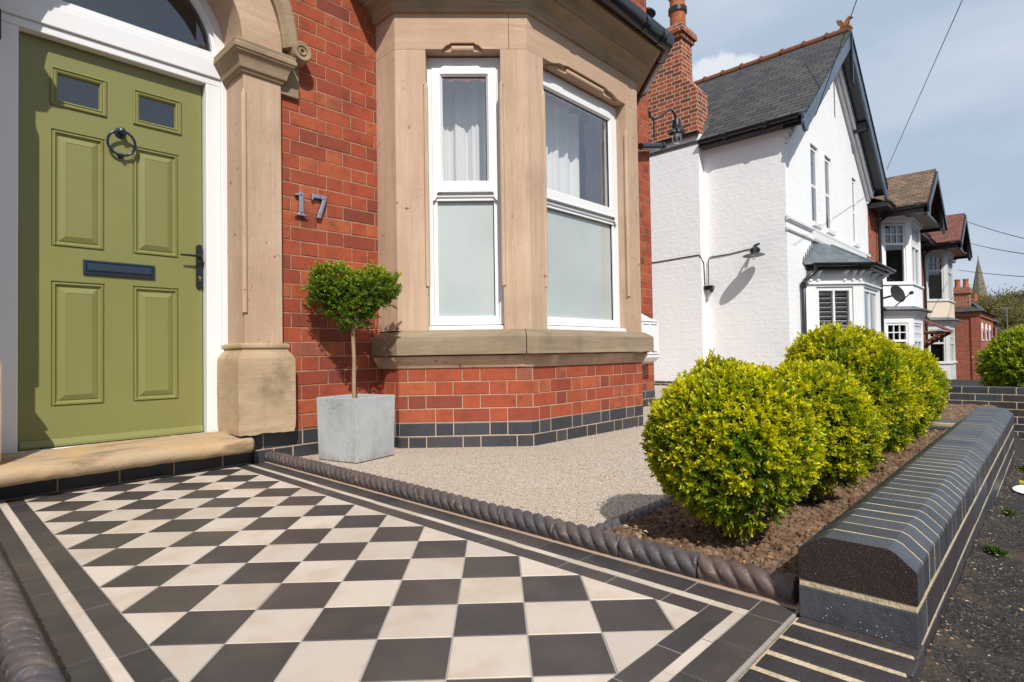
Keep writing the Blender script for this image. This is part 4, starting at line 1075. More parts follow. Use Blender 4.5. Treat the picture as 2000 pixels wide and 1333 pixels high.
def swan_lamp(name, label, base, out_v, reach, rise, drop, r_sh, group, bulb=True):
    """cast lamp: wall plate, swan-neck, shade and glass; out_v = horizontal direction"""
    t = thing(name, label, 'lamp', base, group); b = Vector(base); o = Vector((*out_v, 0)).normalized()
    mb = MB('black_iron'); mb.lathe([(.045, 0), (.045, .012), (.03, .02), (.018, .05)], b, 20, o); mb.build('wall_plate', t, smooth=40)
    mb = MB('black_iron'); P = [b+o*.03, b+o*(reach*.25)-Vector((0, 0, .01)), b+o*(reach*.55)+Vector((0, 0, rise*.5)), b+o*(reach*.78)+Vector((0, 0, rise)), b+o*(reach*.95)+Vector((0, 0, rise*.82)), b+o*reach+Vector((0, 0, rise*.2)), b+o*reach-Vector((0, 0, drop*.3))]
    Q = []
    for i in range(len(P)-1):
        for k in range(5):
            t_ = k/5; p0 = P[max(i-1, 0)]; p1 = P[i]; p2 = P[i+1]; p3 = P[min(i+2, len(P)-1)]
            Q.append(.5*((2*p1)+(p2-p0)*t_+(2*p0-5*p1+4*p2-p3)*t_**2+(3*p1-p0-3*p2+p3)*t_**3))
    Q.append(P[-1]); mb.tube(Q, .013, 10); mb.tube([b+o*reach*.22, b+o*reach*.22-Vector((0, 0, .22))], .010, 8); mb.build('swan_neck', t, smooth=60)
    h = b+o*reach-Vector((0, 0, drop))
    mb = MB('black_iron'); mb.lathe([(.02, .10), (.045, .085), (.05, .04), (.055, .0), (r_sh*.5, -.012), (r_sh, -.05), (r_sh*.985, -.054), (.05, -.02)], h, 32); mb.build('shade', t, smooth=40)
    mb = MB('glass', 'white_frame'); mb.lathe([(.045, -.03), (.052, -.09), (.052, -.14), (.03, -.175), (0, -.18)], h, 20); gl = mb.build('glass_jar', t, smooth=60)
    mb = MB('brass'); mb.lathe([(.012, -.03), (.022, -.09), (.012, -.12), (0, -.12)], h, 12); mb.build('bulb', gl, smooth=60)
    return t
swan_lamp('swan_neck_lamp', 'black swan neck lamp with glass jar on the red brick corner', (5.46, 3.12, 3.10), (1, -.1), .56, .17, .0, .105, 'outside lamps')

# ------------------------------------------------------------------ planter and topiary
pc = Vector((1.713, 2.815, 0)); Mp = Matrix.Translation(pc) @ Matrix.Rotation(R(13), 4, 'Z')
pl_ = thing('planter', 'square pale grey concrete planter holding the small clipped tree', 'planter', tuple(pc))
mb = MB('concrete'); mb.M = Mp
def sq(h, z): return [(-h, -h, z), (h, -h, z), (h, h, z), (-h, h, z)]
mb.loft([sq(.141, .002), sq(.1425, .006), sq(.149, .336), sq(.1475, .338), sq(.131, .338), sq(.127, .30)], caps=True)
mb.build('pot', pl_, bevel=.003)
mb = MB('soil'); mb.M = Mp; mb.box(-.123, .123, -.123, .123, .29, .302); mb.build('compost', pl_)
tr_ = thing('topiary_tree', 'small clipped standard tree with heart shaped leafy crown on thin trunk', 'tree', (1.700, 2.815, .30))
mb = MB('bark'); P = [(1.700, 2.815, .29), (1.698, 2.816, .40), (1.702, 2.817, .55), (1.699, 2.822, .68), (1.700, 2.824, .76)]
mb.tube(P, [.0125, .0115, .0105, .0105, .009], 10)
tips = []
for k in range(16):
    a = random.uniform(-1.6, 1.6); e = random.uniform(.3, 1.0); L_ = random.uniform(.11, .20); dx, dy = math.sin(a), .45*random.uniform(-1, 1)
    d = Vector((.726*.0+.72*dx, -.69*dx+dy, e)).normalized(); p0 = Vector((1.700, 2.824, .70+random.uniform(0, .05)))
    q = p0+d*L_*.6+Vector((0, 0, .01)); mb.tube([p0, p0+d*L_*.3, q, q+d*L_*.5], [.006, .0045, .0035, .002], 6)
mb.build('trunk', tr_, smooth=60)
g = np.random.default_rng(5); lat = np.array([.726*.95, -.687*.95, 0]); dep = np.array([.687, .726, 0]); ctr = np.array([1.705, 2.826, 0])
pts = []; drs = []; tf = []
lobes = [((-.085, 0, .945), (.105, .10, .085), 700), ((.10, .0, .935), (.095, .10, .075), 620), ((.0, 0, .87), (.13, .10, .075), 520), ((-.01, .0, .80), (.09, .07, .07), 330), ((-.14, 0, .90), (.06, .07, .06), 150), ((.155, 0, .93), (.045, .06, .05), 110), ((-.10, 0, 1.0), (.07, .08, .045), 180)]
for (lx, ly, lz), (ra, rb, rc), n in lobes:
    n = int(n*.62); lx *= 1.2; ra *= 1.15; rc *= 1.1
    v = g.normal(size=(n, 3)); v /= np.linalg.norm(v, axis=1, keepdims=True); rad = g.uniform(.5, 1.08, n)**.6; rad = np.where(g.random(n) < .10, g.uniform(1.05, 1.38, n), rad)
    p = ctr+lat*(lx+v[:, :1]*ra*rad[:, None])+dep*(ly+v[:, 1:2]*rb*rad[:, None]); p[:, 2] = lz+v[:, 2]*rc*rad
    d = lat*v[:, :1]+dep*v[:, 1:2]; d[:, 2] = v[:, 2]+.55; pts.append(p); drs.append(d+g.normal(size=(n, 3))*.35); tf.append(np.clip(.45+.6*v[:, 2], 0, 1)*rad*g.uniform(.3, 1.25, n))
foliage_obj('crown', tr_, leaf_mesh(np.concatenate(pts)-np.array([1.700, 2.815, .30]), np.concatenate(drs), .046, .021, .0105, 8, np.concatenate(tf), 3), 'topiary_leaf')

# ------------------------------------------------------------------ box bushes
def bush_data(r, rz, n, seed, ln=.0195, wd=.0078, sl=.036, nl=10, irr=.085):
    g = np.random.default_rng(seed)
    v = g.normal(size=(n, 3)); v /= np.linalg.norm(v, axis=1, keepdims=True)
    def nz(k, o): return np.array([mnoise.noise(Vector(x)*k+Vector((seed, o, 0))) for x in v])
    big, med, sml = nz(1.7, 0), nz(4.2, 4), nz(9, 7)
    f = big*irr*1.5+med*irr*1.1+sml*irr*.7
    dpt = np.where(g.random(n) < .60, g.uniform(.92, 1.0, n), g.uniform(.62, .93, n))
    dpt = np.where(g.random(n) < .03, dpt+.07, dpt)*(1+f)
    s_ = v*dpt[:, None]; s_ = s_*r*.93; s_[:, 2] *= rz/r
    tap = np.clip(1+.13*np.minimum(v[:, 2], 0)**1, .5, 1)[:, None]; s_[:, :2] *= tap
    D = v*.9+g.normal(size=(n, 3))*.30; D[:, 2] += .40
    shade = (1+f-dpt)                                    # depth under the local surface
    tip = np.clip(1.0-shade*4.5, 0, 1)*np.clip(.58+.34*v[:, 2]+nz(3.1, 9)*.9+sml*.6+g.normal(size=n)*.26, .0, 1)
    keep = ~((v[:, 2] < -.60) & (g.random(n) < .75)) & ~((sml+med < -.42) & (g.random(n) < .75))
    return leaf_mesh(s_[keep], D[keep], sl, ln, wd, nl, tip[keep], seed, tipbias=.55)
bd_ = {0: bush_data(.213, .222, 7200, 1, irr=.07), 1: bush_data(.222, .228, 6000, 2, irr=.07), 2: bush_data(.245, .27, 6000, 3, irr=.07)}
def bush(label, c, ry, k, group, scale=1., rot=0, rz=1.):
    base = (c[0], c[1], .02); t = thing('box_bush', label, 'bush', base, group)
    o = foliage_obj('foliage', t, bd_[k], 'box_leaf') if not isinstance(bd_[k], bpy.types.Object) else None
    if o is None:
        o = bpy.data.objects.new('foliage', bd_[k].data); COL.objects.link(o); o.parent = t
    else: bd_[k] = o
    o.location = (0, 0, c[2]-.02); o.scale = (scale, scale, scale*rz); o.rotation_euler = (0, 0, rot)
    mb = MB('bark_dark')
    for q in range(9):
        a = random.uniform(0, 6.28); e = random.uniform(.25, .9); d = Vector((math.cos(a)*e, math.sin(a)*e, 1)).normalized(); p0 = Vector((c[0]+math.cos(a)*.02, c[1]+math.sin(a)*.02, -.01))
        pts_ = [p0]+[p0+d*s_+Vector((random.uniform(-.012, .012), random.uniform(-.012, .012), 0)) for s_ in (.08, .17, .27)]
        mb.tube(pts_, [.007, .006, .0045, .003], 6)
    mb.build('stems', t, smooth=60); return t
GB = 'clipped box bushes in a row behind the garden wall'
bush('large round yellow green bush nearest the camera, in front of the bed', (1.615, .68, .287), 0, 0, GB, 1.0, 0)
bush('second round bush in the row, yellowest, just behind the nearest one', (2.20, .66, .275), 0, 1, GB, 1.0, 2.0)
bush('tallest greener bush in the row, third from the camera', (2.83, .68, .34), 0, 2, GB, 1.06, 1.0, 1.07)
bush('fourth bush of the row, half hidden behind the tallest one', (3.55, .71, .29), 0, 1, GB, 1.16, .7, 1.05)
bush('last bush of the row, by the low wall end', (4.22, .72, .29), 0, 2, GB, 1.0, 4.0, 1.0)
hb = thing('hedge_bush', 'big round bright green bush standing beyond the neighbour\'s blue brick wall', 'bush', (10.05, .14, -.2))
foliage_obj('foliage', hb, bush_data(.60, .54, 5200, 9, ln=.05, wd=.02, sl=.09, nl=8), 'hedge_leaf', (0, 0, .44))
mb = MB('bark_dark')
for a in (0, 2, 4): mb.tube([(10.05, .14, -.25), (10.05+.2*math.cos(a), .14+.2*math.sin(a), .3)], [.03, .015], 6)
mb.build('stems', hb)

# ================================================================== GARDEN WALL
gw = thing('garden_wall', 'low blue brick garden wall with chamfered coping beside the pavement', 'wall', (2.97, .30, -.1))
X0, X1, YA, YB = 1.287, 4.66, .197, .4035
prof = [(YA, .0795), (YB, .0795), (YB, .139), (YB-.006, .148), (.364, .1705), (.352, .1755), (.243, .1755), (.230, .170), (YA+.002, .142), (YA, .137)]
mb = MB('mortar_old', 'brick_wall_blue', 'brick_cut_end', 'brick_purple')
mb.box(X0+.0015, X1-.004, YA+.001, YB-.001, .066, .080)
ins = [(y+(.0006 if y < .3 else -.0006), z-.0006 if z > .1 else z) for y, z in prof]
mb.prism(ins, X0+.01, X1-.01, 'x')
x = X0; k = 0
while x < X1-.03:
    wd = .0655 if k else .0655
    a, b = x+(.0 if k == 0 else random.uniform(.0055, .0085)), min(x+.0705-random.uniform(0, .0012), X1)
    dz = random.uniform(-.0003, .0006); dy = random.uniform(-.0009, .0005)
    P = [(y+dy, z+dz) for y, z in prof]
    r = random.random()
    mb.mat('brick_cut_end' if k == 0 else 'brick_wall_blue')
    if k == 0:
        n = len(P); mb.mat('brick_wall_blue')
        fp_ = P[::-1]
        vs = [(a+.0, y, z) for y, z in fp_]+[(b, y, z) for y, z in fp_]
        mb.add(vs, [(i, n+i, n+(i+1) % n, (i+1) % n) for i in range(n)]+[tuple(range(n, 2*n))[::-1]], r)
        mb.mat('brick_cut_end'); mb.add([(a, y, z) for y, z in fp_], [tuple(range(n))], r)
    else: mb.prism(P, a, b, 'x', r)
    x += .0705; k += 1
mb.build('coping', gw, bevel=.0012)
mb = MB('mortar_old', 'brick_wall_blue', 'brick_purple')
mb.box(X0+.002, X1-.004, YA+.0018, YB-.0018, -.8, .0662)
h_ = .0765
for row in range(9):
    zt = .066-row*h_; zb = zt-h_+.011
    x = X0-(.0 if row % 2 == 0 else 0); first = True; u = X0
    ln0 = .105 if row % 2 == 0 else .218
    while u < X1-.02:
        ln = ln0 if first else .228; b = min(u+ln, X1); first = False
        mb.mat('brick_purple' if random.random() < .65 else 'brick_wall_blue')
        if row == 0 and u == X0: mb.mat('brick_wall_blue')
        a = u+(0 if u == X0 else .005); q = random.uniform(-.0008, .0008)
        full = (u == X0)
        mb.box(a, b-.005, YA+q, YB+q if full or True else .3, zb, zt-.0, random.random()); u = b
mb.build('brick_courses', gw, bevel=.002)
# pale limescale spots on the end brick
mb = MB('mortar')
for q in range(22):
    y = random.uniform(.205, .36); z = .004+.05*random.random()**1.6; r_ = random.uniform(.0004, .0016)
    mb.lathe([(r_, 0), (r_*.7, -.0008), (0, -.001)], (X0, y, z), 7, (1, 0, 0))
mb.build('lime_spots', gw)

# low return wall at the far end of the bed
lw = thing('low_return_wall', 'low blue brick kerb wall closing the far end of the soil bed', 'wall', (4.75, .75, 0))
mb = MB('mortar_old', 'brick_wall_blue'); mb.box(4.60, 4.80, .41, 1.2, -.2, .066); mb.mat('brick_wall_blue')
y = .41
while y < 1.19:
    mb.prism([(4.59, -.2), (4.59, .035), (4.62, .068), (4.80, .068), (4.80, -.2)], y+.004, y+.215, 'y', random.random()); y += .222
mb.build('kerb_bricks', lw, bevel=.003)

nw = thing('boundary_wall', 'straight blue brick boundary wall with pale mortar crossing behind the garden wall', 'wall', (8.1, .2, -.6))
mb = MB('mortar_old', 'brick_wall_blue', 'brick_purple')
mb.box(8.003, 8.21, -.35, 3.0, -.9, .108); z = .113; row = 0
while z > -.75:
    y = -.35-(.113 if row % 2 else 0)-.02
    while y < 3.0:
        a, b = max(y+.005, -.35), min(y+.226-.005, 3.0)
        if b-a > .02:
            mb.mat('brick_purple' if row and random.random() < .55 else 'brick_wall_blue'); mb.box(8.0, 8.215, a, b, z-.066, z, random.random())
        y += .226
    z -= .0765; row += 1
mb.build('brick_courses', nw, bevel=.002)

# ================================================================== WHITE HOUSE
wh = thing('white_house', 'white painted brick house with slate roof, black bargeboards and brick chimney', 'house', (13.4, 3.3, -.15))
XF, XG, YF, ZE = 10.4, 16.4, 3.3, 4.62
AX, AZ = 13.4, 7.09
mb = MB('white_brick')
wins = [(11.86, 12.34, 2.95, 4.50), (12.80, 13.27, 2.95, 4.50), (14.95, 15.32, 2.95, 4.50)]
mb.holes(XF, XG, -.6, ZE, wins, YF, .14)
mb.quad((XF, YF, ZE), (XG, YF, ZE), (AX, YF, AZ-.18))
mb.quad((XF, 12, -.6), (XF, YF, -.6), (XF, YF, ZE), (XF, 12, ZE)); mb.quad((XG, YF, -.6), (XG, 12, -.6), (XG, 12, ZE), (XG, YF, ZE))
mb.quad((XG, 12, -.6), (XF, 12, -.6), (XF, 12, ZE), (AX, 12, AZ-.18), (XG, 12, ZE))
# chimney breast standing forward of the side wall
mb.box(10.215, 10.41, 4.77, 7.4, -.5, 4.66)
mb.box(10.36, 10.42, 3.26, 3.42, 2.6, 2.83) if False else None
mb.build('painted_walls', wh)
mb = MB('white_wood')
for z0, z1, d in ((2.44+.28, 2.80, .03), (2.60, 2.655, .022)): pass
mb.prism([(YF-.02, 2.60), (YF-.035, 2.62), (YF-.035, 2.66), (YF, 2.67), (YF, 2.60)], XF-.02, 11.75, 'x'); mb.prism([(YF-.03, 2.78), (YF-.05, 2.80), (YF-.05, 2.85), (YF, 2.87), (YF, 2.78)], XF-.02, XG, 'x')
mb.prism([(YF-.045, 2.60), (YF-.06, 2.64), (YF-.06, 2.775), (YF, 2.775), (YF, 2.60)], 11.75, 15.9, 'x')
# corbelled eaves foot and inner barge trim
for k in range(4):
    mb.box(XF-.03*k-.01, XF+.10, YF-.04*(k+1), YF+.0, 4.12+.08*k, 4.197+.08*k); mb.box(XG-.10, XG+.03*k+.01, YF-.04*(k+1), YF+.0, 4.12+.08*k, 4.197+.08*k)
mb.build('string_course', wh, bevel=.004)
sl_ = (AZ-.18-ZE)/(AX-XF)
def rake(mb, dz0, dz1, ya, yb, ext, both=True, a0=0.):
    """a board following both gable slopes; ext = how far past the wall"""
    for sg in (-1, 1):
        xe = AX+sg*(3.0+ext); ze = AZ-(3.0+ext)*(AZ-ZE)/3.0
        vs = [(AX, AZ+dz0), (AX, AZ+dz1), (xe, ze+dz1), (xe, ze+dz0)]
        mb.prism(vs, ya, yb, 'y')
mb = MB('white_wood'); rake(mb, -.48, -.28, YF-.08, YF, -.02); rake(mb, -.40, -.21, YF-.15, YF-.081, -.02); mb.build('barge_trim', wh, bevel=.006)
mb = MB('barge_paint')
rake(mb, -.32, -.02, YF-.40, YF-.36, .18)
for sg in (-1, 1):
    xe = AX+sg*3.15; ze = AZ-3.15*(AZ-ZE)/3.0
    mb.lathe([(.02, 0), (.12, .0), (.125, .01), (.125, .05), (.09, .055), (.08, .045)], (xe, YF-.405, ze-.20), 22, (0, 1, 0))
    mb.prism([(xe-.10, ze-.22), (xe+.11, ze-.22), (xe+.15, ze+.02), (xe-.13, ze-.02)], YF-.399, YF-.355, 'y')
mb.build('bargeboards', wh, bevel=.006)
mb = MB('black_iron')
rake(mb, -.20, -.02, YF-.355, YF-.02, .14)
mb.box(AX-.03, AX+.03, YF-.43, YF-.37, AZ-1.05, AZ-.02); mb.lathe([(.0, 0), (.04, .03), (.05, .07), (.02, .1)], (AX, YF-.40, AZ-1.13), 12)
for sg in (-1, 1):
    xe = AX+sg*1.5; ze = AZ-1.5*(AZ-ZE)/3; mb.box(xe-.08, xe+.08, YF-.34, YF+.02, ze-.40, ze-.2)
mb.build('black_timbers', wh, bevel=.005)
# roof slopes
mb = MB('slate'); tk = .05
for sg in (-1, 1):
    xe = AX+sg*3.2; ze = AZ-3.2*(AZ-ZE)/3.0
    P = [(AX, YF-.42, AZ), (xe, YF-.42, ze), (xe, 12.3, ze), (AX, 12.3, AZ)]
    Q = [(x_, y_, z_+.05) for x_, y_, z_ in P]
    mb.add(P+Q, [(0, 1, 2, 3), (4, 5, 6, 7), (0, 1, 5, 4), (1, 2, 6, 5), (2, 3, 7, 6)])
mb.build('slate_roof', wh)
mb = MB('ridge_clay')
y = YF-.38
while y < 12.2:
    mb.tube([(AX, y, AZ+.045), (AX, y+.43, AZ+.045)], .085, 10); mb.tube([(AX, y+.40, AZ+.06), (AX, y+.45, AZ+.06)], .10, 10); y += .45
rg_ = mb.build('ridge_tiles', wh, smooth=50)
# terracotta dragon finial
mb = MB('terracotta')
def blob(c, r, n=10):
    mb.lathe([(r[0]*math.sin(a), -r[2]*math.cos(a)) for a in np.linspace(0, math.pi, 8)], c, n)
fx, fy, fz = AX, YF-.30, AZ+.12
mb.tube([(fx, fy+.22, fz+.02), (fx, fy+.10, fz+.10), (fx, fy, fz+.16), (fx, fy-.06, fz+.26), (fx, fy-.08, fz+.36), (fx, fy-.15, fz+.40), (fx, fy-.24, fz+.37)], [.04, .09, .12, .09, .065, .065, .025], 10)
mb.tube([(fx, fy+.22, fz+.02), (fx, fy+.32, fz+.06), (fx+.02, fy+.38, fz+.16)], [.05, .035, .01], 8)
mb.tube([(fx-.04, fy-.1, fz+.14), (fx-.04, fy-.18, fz+.06), (fx-.04, fy-.22, fz-.02)], [.05, .04, .03], 8)
for sg in (-1, 1):
    mb.prism([(fy-.02, fz+.20), (fy+.10, fz+.40), (fy+.26, fz+.44), (fy+.22, fz+.30), (fy+.12, fz+.22), (fy+.04, fz+.16)], fx+sg*.05-.012, fx+sg*.05+.012, 'x')
    mb.tube([(fx+sg*.03, fy-.12, fz+.42), (fx+sg*.04, fy-.09, fz+.49)], [.02, .006], 6)
mb.v = [(fx+(x_-fx)*.62, fy+(y_-fy)*.62, fz-.06+(z_-fz)*.62) for x_, y_, z_ in mb.v]; mb.mats = ['finial_clay']
mb.build('roof_finial', rg_, smooth=60)
# gutters along the side eaves
mb = MB('black_plastic')
xe = AX-3.2; ze = AZ-3.2*(AZ-ZE)/3.0
hgr = [(.055*math.cos(a), .055*math.sin(a)) for a in np.linspace(math.pi, 2*math.pi, 10)]
def hgut(mb, p, q):
    p, q = Vector(p), Vector(q); t = (q-p).normalized(); s_ = Vector((t.y, -t.x, 0))
    rings = [[c+s_*a+Vector((0, 0, b)) for a, b in hgr+[(.062, .005), (.05, .005), (-.05, .005), (-.062, .005)]] for c in (p, q)]; mb.loft(rings)
hgut(mb, (xe-.03, YF-.30, ze+.0), (xe-.03, 4.74, ze+.0)); hgut(mb, (10.17, 4.74, 4.66), (10.17, 7.4, 4.66))
mb.box(xe-.005, XF+.02, YF-.30, 4.74, ze-.10, ze-.06); mb.box(xe+.0, xe+.03, YF-.30, 4.74, ze-.07, ze+.05)
for y in (3.5, 4.2): mb.tube([(xe-.03, y, ze-.012), (xe-.03, y+.06, ze-.012)], .064, 16)
mb.build('eaves_gutter', wh, smooth=40)
# chimney
ch = MB('brick_chimney')
CX1_, CY0_, CY1_ = 10.67, 4.77, 7.4
ch.prism([(4.77, 4.665), (4.77, 5.50), (5.07, 5.88), (5.07, 6.60), (6.25, 6.60), (6.25, 5.88), (7.4, 5.50), (7.4, 4.665)], 10.214, CX1_, 'x')
ch.box(10.17, CX1_+.04, 5.03, 6.29, 6.60, 6.68); ch.box(10.13, CX1_+.08, 4.99, 6.33, 6.682, 6.80); ch.box(10.17, CX1_+.04, 5.03, 6.29, 6.802, 6.86)
chim = ch.build('chimney', wh, bevel=.006)
mb = MB('lead')
for k in range(7):
    x0_ = 10.68-.0*k; mb.prism([(10.45+.05*k, 4.72+.065*k+.0), (10.52+.05*k, 4.76+.065*k), (10.45+.05*k, 4.86+.065*k)], 4.755, 4.768, 'y')
mb.build('lead_flashing', chim)
mb = MB('terracotta'); mb.lathe([(.17, 0), (.165, .05), (.15, .06), (.15, .32), (.168, .34), (.168, .38), (.15, .40), (.145, .62), (.17, .64), (.175, .70), (.15, .72), (.13, .72)], (10.42, 5.23, 6.86), 20); mb.build('chimney_pot', chim, smooth=35)
mb = MB('black_iron'); mb.lathe([(.176, 0), (.18, .0), (.18, .09), (.172, .09)], (10.42, 5.23, 7.2), 20); mb.build('pot_band', chim)
mb = MB('terracotta'); mb.lathe([(.12, 0), (.11, .3), (.13, .33), (.12, .4)], (10.42, 5.95, 6.86), 18)
mb.mat('black_iron'); mb.lathe([(.22, .62), (.20, .66), (.1, .69), (0, .70)], (10.42, 5.95, 6.86), 20); mb.tube([(10.42, 5.95, 7.2), (10.42, 5.95, 7.5)], .05, 8); mb.build('cowl_pot', chim, smooth=40)
# sash windows in the gable
def small_sash(mbf, mbg, M_, a, b, z0, z1, y=.05, bars=0):
    mbf.M = M_; mbg.M = M_; f = .042
    mbf.box(a, a+f, y, y+.06, z0, z1); mbf.box(b-f, b, y, y+.06, z0, z1); mbf.box(a+f, b-f, y, y+.06, z1-f, z1); mbf.box(a+f, b-f, y, y+.06, z0, z0+f*1.2)
    zm = (z0+z1)/2; mbf.box(a+f, b-f, y+.004, y+.06, zm-.03, zm+.03)
    mbg.quad((a+f, y+.012, z0+f), (b-f, y+.012, z0+f), (b-f, y+.012, z1-f), (a+f, y+.012, z1-f))
for a, b, c, d in wins:
    f_ = MB('white_wood'); g_2 = MB('glass_dark'); small_sash(f_, g_2, frm(0, YF, 0), a+.004, b-.004, c+.03, d-.04, .035)
    f_.box(a-.04, b+.04, -.05, .06, c-.05, c+.029)
    w_ = f_.build('window', wh, bevel=.003); g_2.build('pane', w_)
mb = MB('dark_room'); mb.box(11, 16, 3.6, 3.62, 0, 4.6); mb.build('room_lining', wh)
# blue brick base of the side wall and lawn-side plinth
mb = MB('brick_blue_shader'); mb.box(10.17, 10.42, 4.72, 7.45, -.4, -.03); mb.box(10.36, 10.41, 3.25, 4.72, -.4, -.03); mb.build('blue_brick_base', wh, bevel=.01)

# ground floor bay
B0, B1, B2, B3 = (11.45, 3.3), (12.19, 2.56), (13.62, 2.56), (14.36, 3.3)
mb = MB('white_wood'); BPw = [B0, B1, B2, B3]
FCw = frm(*B0, -45); LW = math.dist(B0, B1)
mb.sweep([(B0[0], 3.3), B1, B2, B3], [(0, 1.70), (0, 2.02), (-.1, 2.02), (-.1, 1.70)])
mb.sweep(BPw, [(0, 1.74), (.035, 1.745), (.035, 1.775), (0, 1.785)])
mb.sweep(BPw, [(0, -.6), (0, .76), (-.1, .76), (-.1, -.6)]); mb.sweep(BPw, [(0, .765), (.07, .765), (.07, .81), (0, .83)])
for M_, L_, ps in ((FCw, LW, ((0, .17), (.86, LW))), (frm(B1[0], B1[1], 0), B2[0]-B1[0], ((0, .10), (1.28, 1.43))), (frm(*B2, 45), LW, ((0, .17), (.86, LW)))):
    mb.M = M_
    for a, b in ps: mb.box(a, b, .001, .1, .761, 1.699)
mb.M = Matrix.Identity(4)
for M_, xs_ in ((FCw, (.06, .20, .70, .86, LW-.05)), (frm(B1[0], B1[1], 0), (.06, .20, .62, .78, 1.2, 1.36))):
    sv = mb.M; mb.M = M_
    for x_ in xs_:
        mb.prism([(-.0, 1.80), (-.03, 1.80), (-.035, 1.83), (-.02, 1.86), (-.06, 1.93), (-.13, 1.985), (0, 1.99)], x_-.028, x_+.028, 'x')
    mb.M = sv
bayw = mb.build('bay_window', wh, bevel=.004)
for M_, a, b, nb in ((FCw, .17, .86, 1), (frm(B1[0], B1[1], 0), .10, 1.28, 1), (frm(*B2, 45), .17, .86, 1)):
    f_ = MB('white_wood'); f_.M = M_; y = .03
    f_.box(a+.001, a+.06, y, y+.05, .80, 1.70); f_.box(b-.06, b-.001, y, y+.05, .80, 1.70); f_.box(a+.06, b-.06, y, y+.05, 1.63, 1.70); f_.box(a+.06, b-.06, y, y+.05, .80, .87)
    f_.box((a+b)/2-.018, (a+b)/2+.018, y+.005, y+.05, .87, 1.63)
    w_ = f_.build('window', bayw, bevel=.003)
g_2 = MB('glass')
for M_, a, b in ((FCw, .17, .86), (frm(B1[0], B1[1], 0), .10, 1.28), (frm(*B2, 45), .17, .86)):
    g_2.M = M_; g_2.quad((a+.05, .06, .86), (b-.05, .06, .86), (b-.05, .06, 1.64), (a+.05, .06, 1.64))
g_2.build('panes', bayw)
mb = MB('shutter_white'); mb.M = FCw
for a, b in ((.235, .50), (.53, .80)):
    mb.box(a-.02, a, .10, .13, .86, 1.66); mb.box(b, b+.02, .10, .13, .86, 1.66)
    z = .95
    while z < 1.64: mb.add([(a, .145, z-.012), (b, .145, z-.012), (b, .095, z+.035), (a, .095, z+.035), (a, .150, z-.004), (b, .150, z-.004), (b, .100, z+.043), (a, .100, z+.043)], [(0, 1, 2, 3), (4, 5, 6, 7), (0, 1, 5, 4), (2, 3, 7, 6)]); z += .085
    mb.box(a, b, .10, .125, .86, .93)
mb.build('shutters', bayw)
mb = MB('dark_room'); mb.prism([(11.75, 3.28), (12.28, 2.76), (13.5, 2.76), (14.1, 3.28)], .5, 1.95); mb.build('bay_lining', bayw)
# bay roof
mb = MB('lead')
E_ = [(B0[0]-.20, 3.30, 2.10), (B1[0]-.09, B1[1]-.22, 2.10), (B2[0]+.09, B2[1]-.22, 2.10), (B3[0]+.20, 3.30, 2.10)]
T_ = [(12.02, 3.30, 2.60), (12.35, 3.10, 2.56), (13.46, 3.10, 2.56), (13.8, 3.30, 2.60)]
mb.add(E_+T_, [(0, 1, 5, 4), (1, 2, 6, 5), (2, 3, 7, 6), (4, 5, 6, 7), (0, 1, 2, 3)]); 
for a_, b_ in ((E_[1], T_[1]), (E_[2], T_[2]), (T_[1], T_[2]), (E_[0], T_[0])): mb.tube([a_, b_], .022, 8)
for k in range(7):
    t_ = k/6; x_ = E_[0][0]+(T_[0][0]-E_[0][0])*t_; z_ = 2.10+.5*t_
    mb.prism([(x_-.06, z_+.02), (x_+.02, z_-.02), (x_-.0, z_+.15)], 3.285, 3.2985, 'y')
mb.build('bay_roof', wh, smooth=30)
mb = MB('black_plastic')
gpw = [(.22+.05*math.cos(a), 2.10+.055*math.sin(a)) for a in np.linspace(math.pi, 2*math.pi, 9)]+[(.272, 2.11), (.168, 2.11)]
mb.sweep([(B0[0], 3.3), B1, B2, B3], gpw); mb.sweep([(B0[0], 3.3), B1, B2, B3], [(.0, 1.995), (.15, 1.995), (.15, 2.05), (.165, 2.09), (0, 2.09)])
mb.build('bay_gutter', wh, smooth=40)
mb = MB('black_iron')
px0 = 11.02
mb.tube([(11.30, 3.10, 2.06), (11.30, 3.12, 1.96), (11.22, 3.20, 1.86), (11.10, 3.24, 1.78), (px0, 3.24, 1.70), (px0, 3.24, -.5)], .038, 14)
for z in (1.68, .42): mb.tube([(px0, 3.24, z-.035), (px0, 3.24, z+.035)], .052, 14); mb.tube([(px0, 3.24, z+.05), (px0, 3.24, z+.065)], .050, 14)
mb.build('downpipe', wh, smooth=45)

# lamp on the white side wall, with its cable run
t = thing('side_wall_lamp', 'black disc shaded lamp fixed to the white side wall', 'lamp', (10.4, 3.86, 2.30), 'outside lamps')
mb = MB('black_iron'); mb.lathe([(.05, 0), (.05, .02), (.02, .04)], (10.4, 3.80, 2.33), 16, (-1, 0, 0)); mb.tube([(10.38, 3.80, 2.34), (10.26, 3.78, 2.40), (10.17, 3.77, 2.37), (10.15, 3.77, 2.30)], .018, 10); mb.tube([(10.3, 3.80, 2.40), (10.2, 3.70, 2.40)], .02, 8); mb.build('bracket', t, smooth=50)
mb = MB('black_iron'); mb.lathe([(.02, .12), (.05, .10), (.055, .02), (.16, -.01), (.185, -.025), (.18, -.03), (.05, -.01)], (10.13, 3.77, 2.22), 32, (.0, .05, 1)); mb.build('shade', t, smooth=40)
mb = MB('glass'); mb.lathe([(.035, -.01), (.042, -.05), (.03, -.085), (0, -.095)], (10.13, 3.77, 2.21), 16); mb.build('bulb', t, smooth=60)
mb = MB('cable')
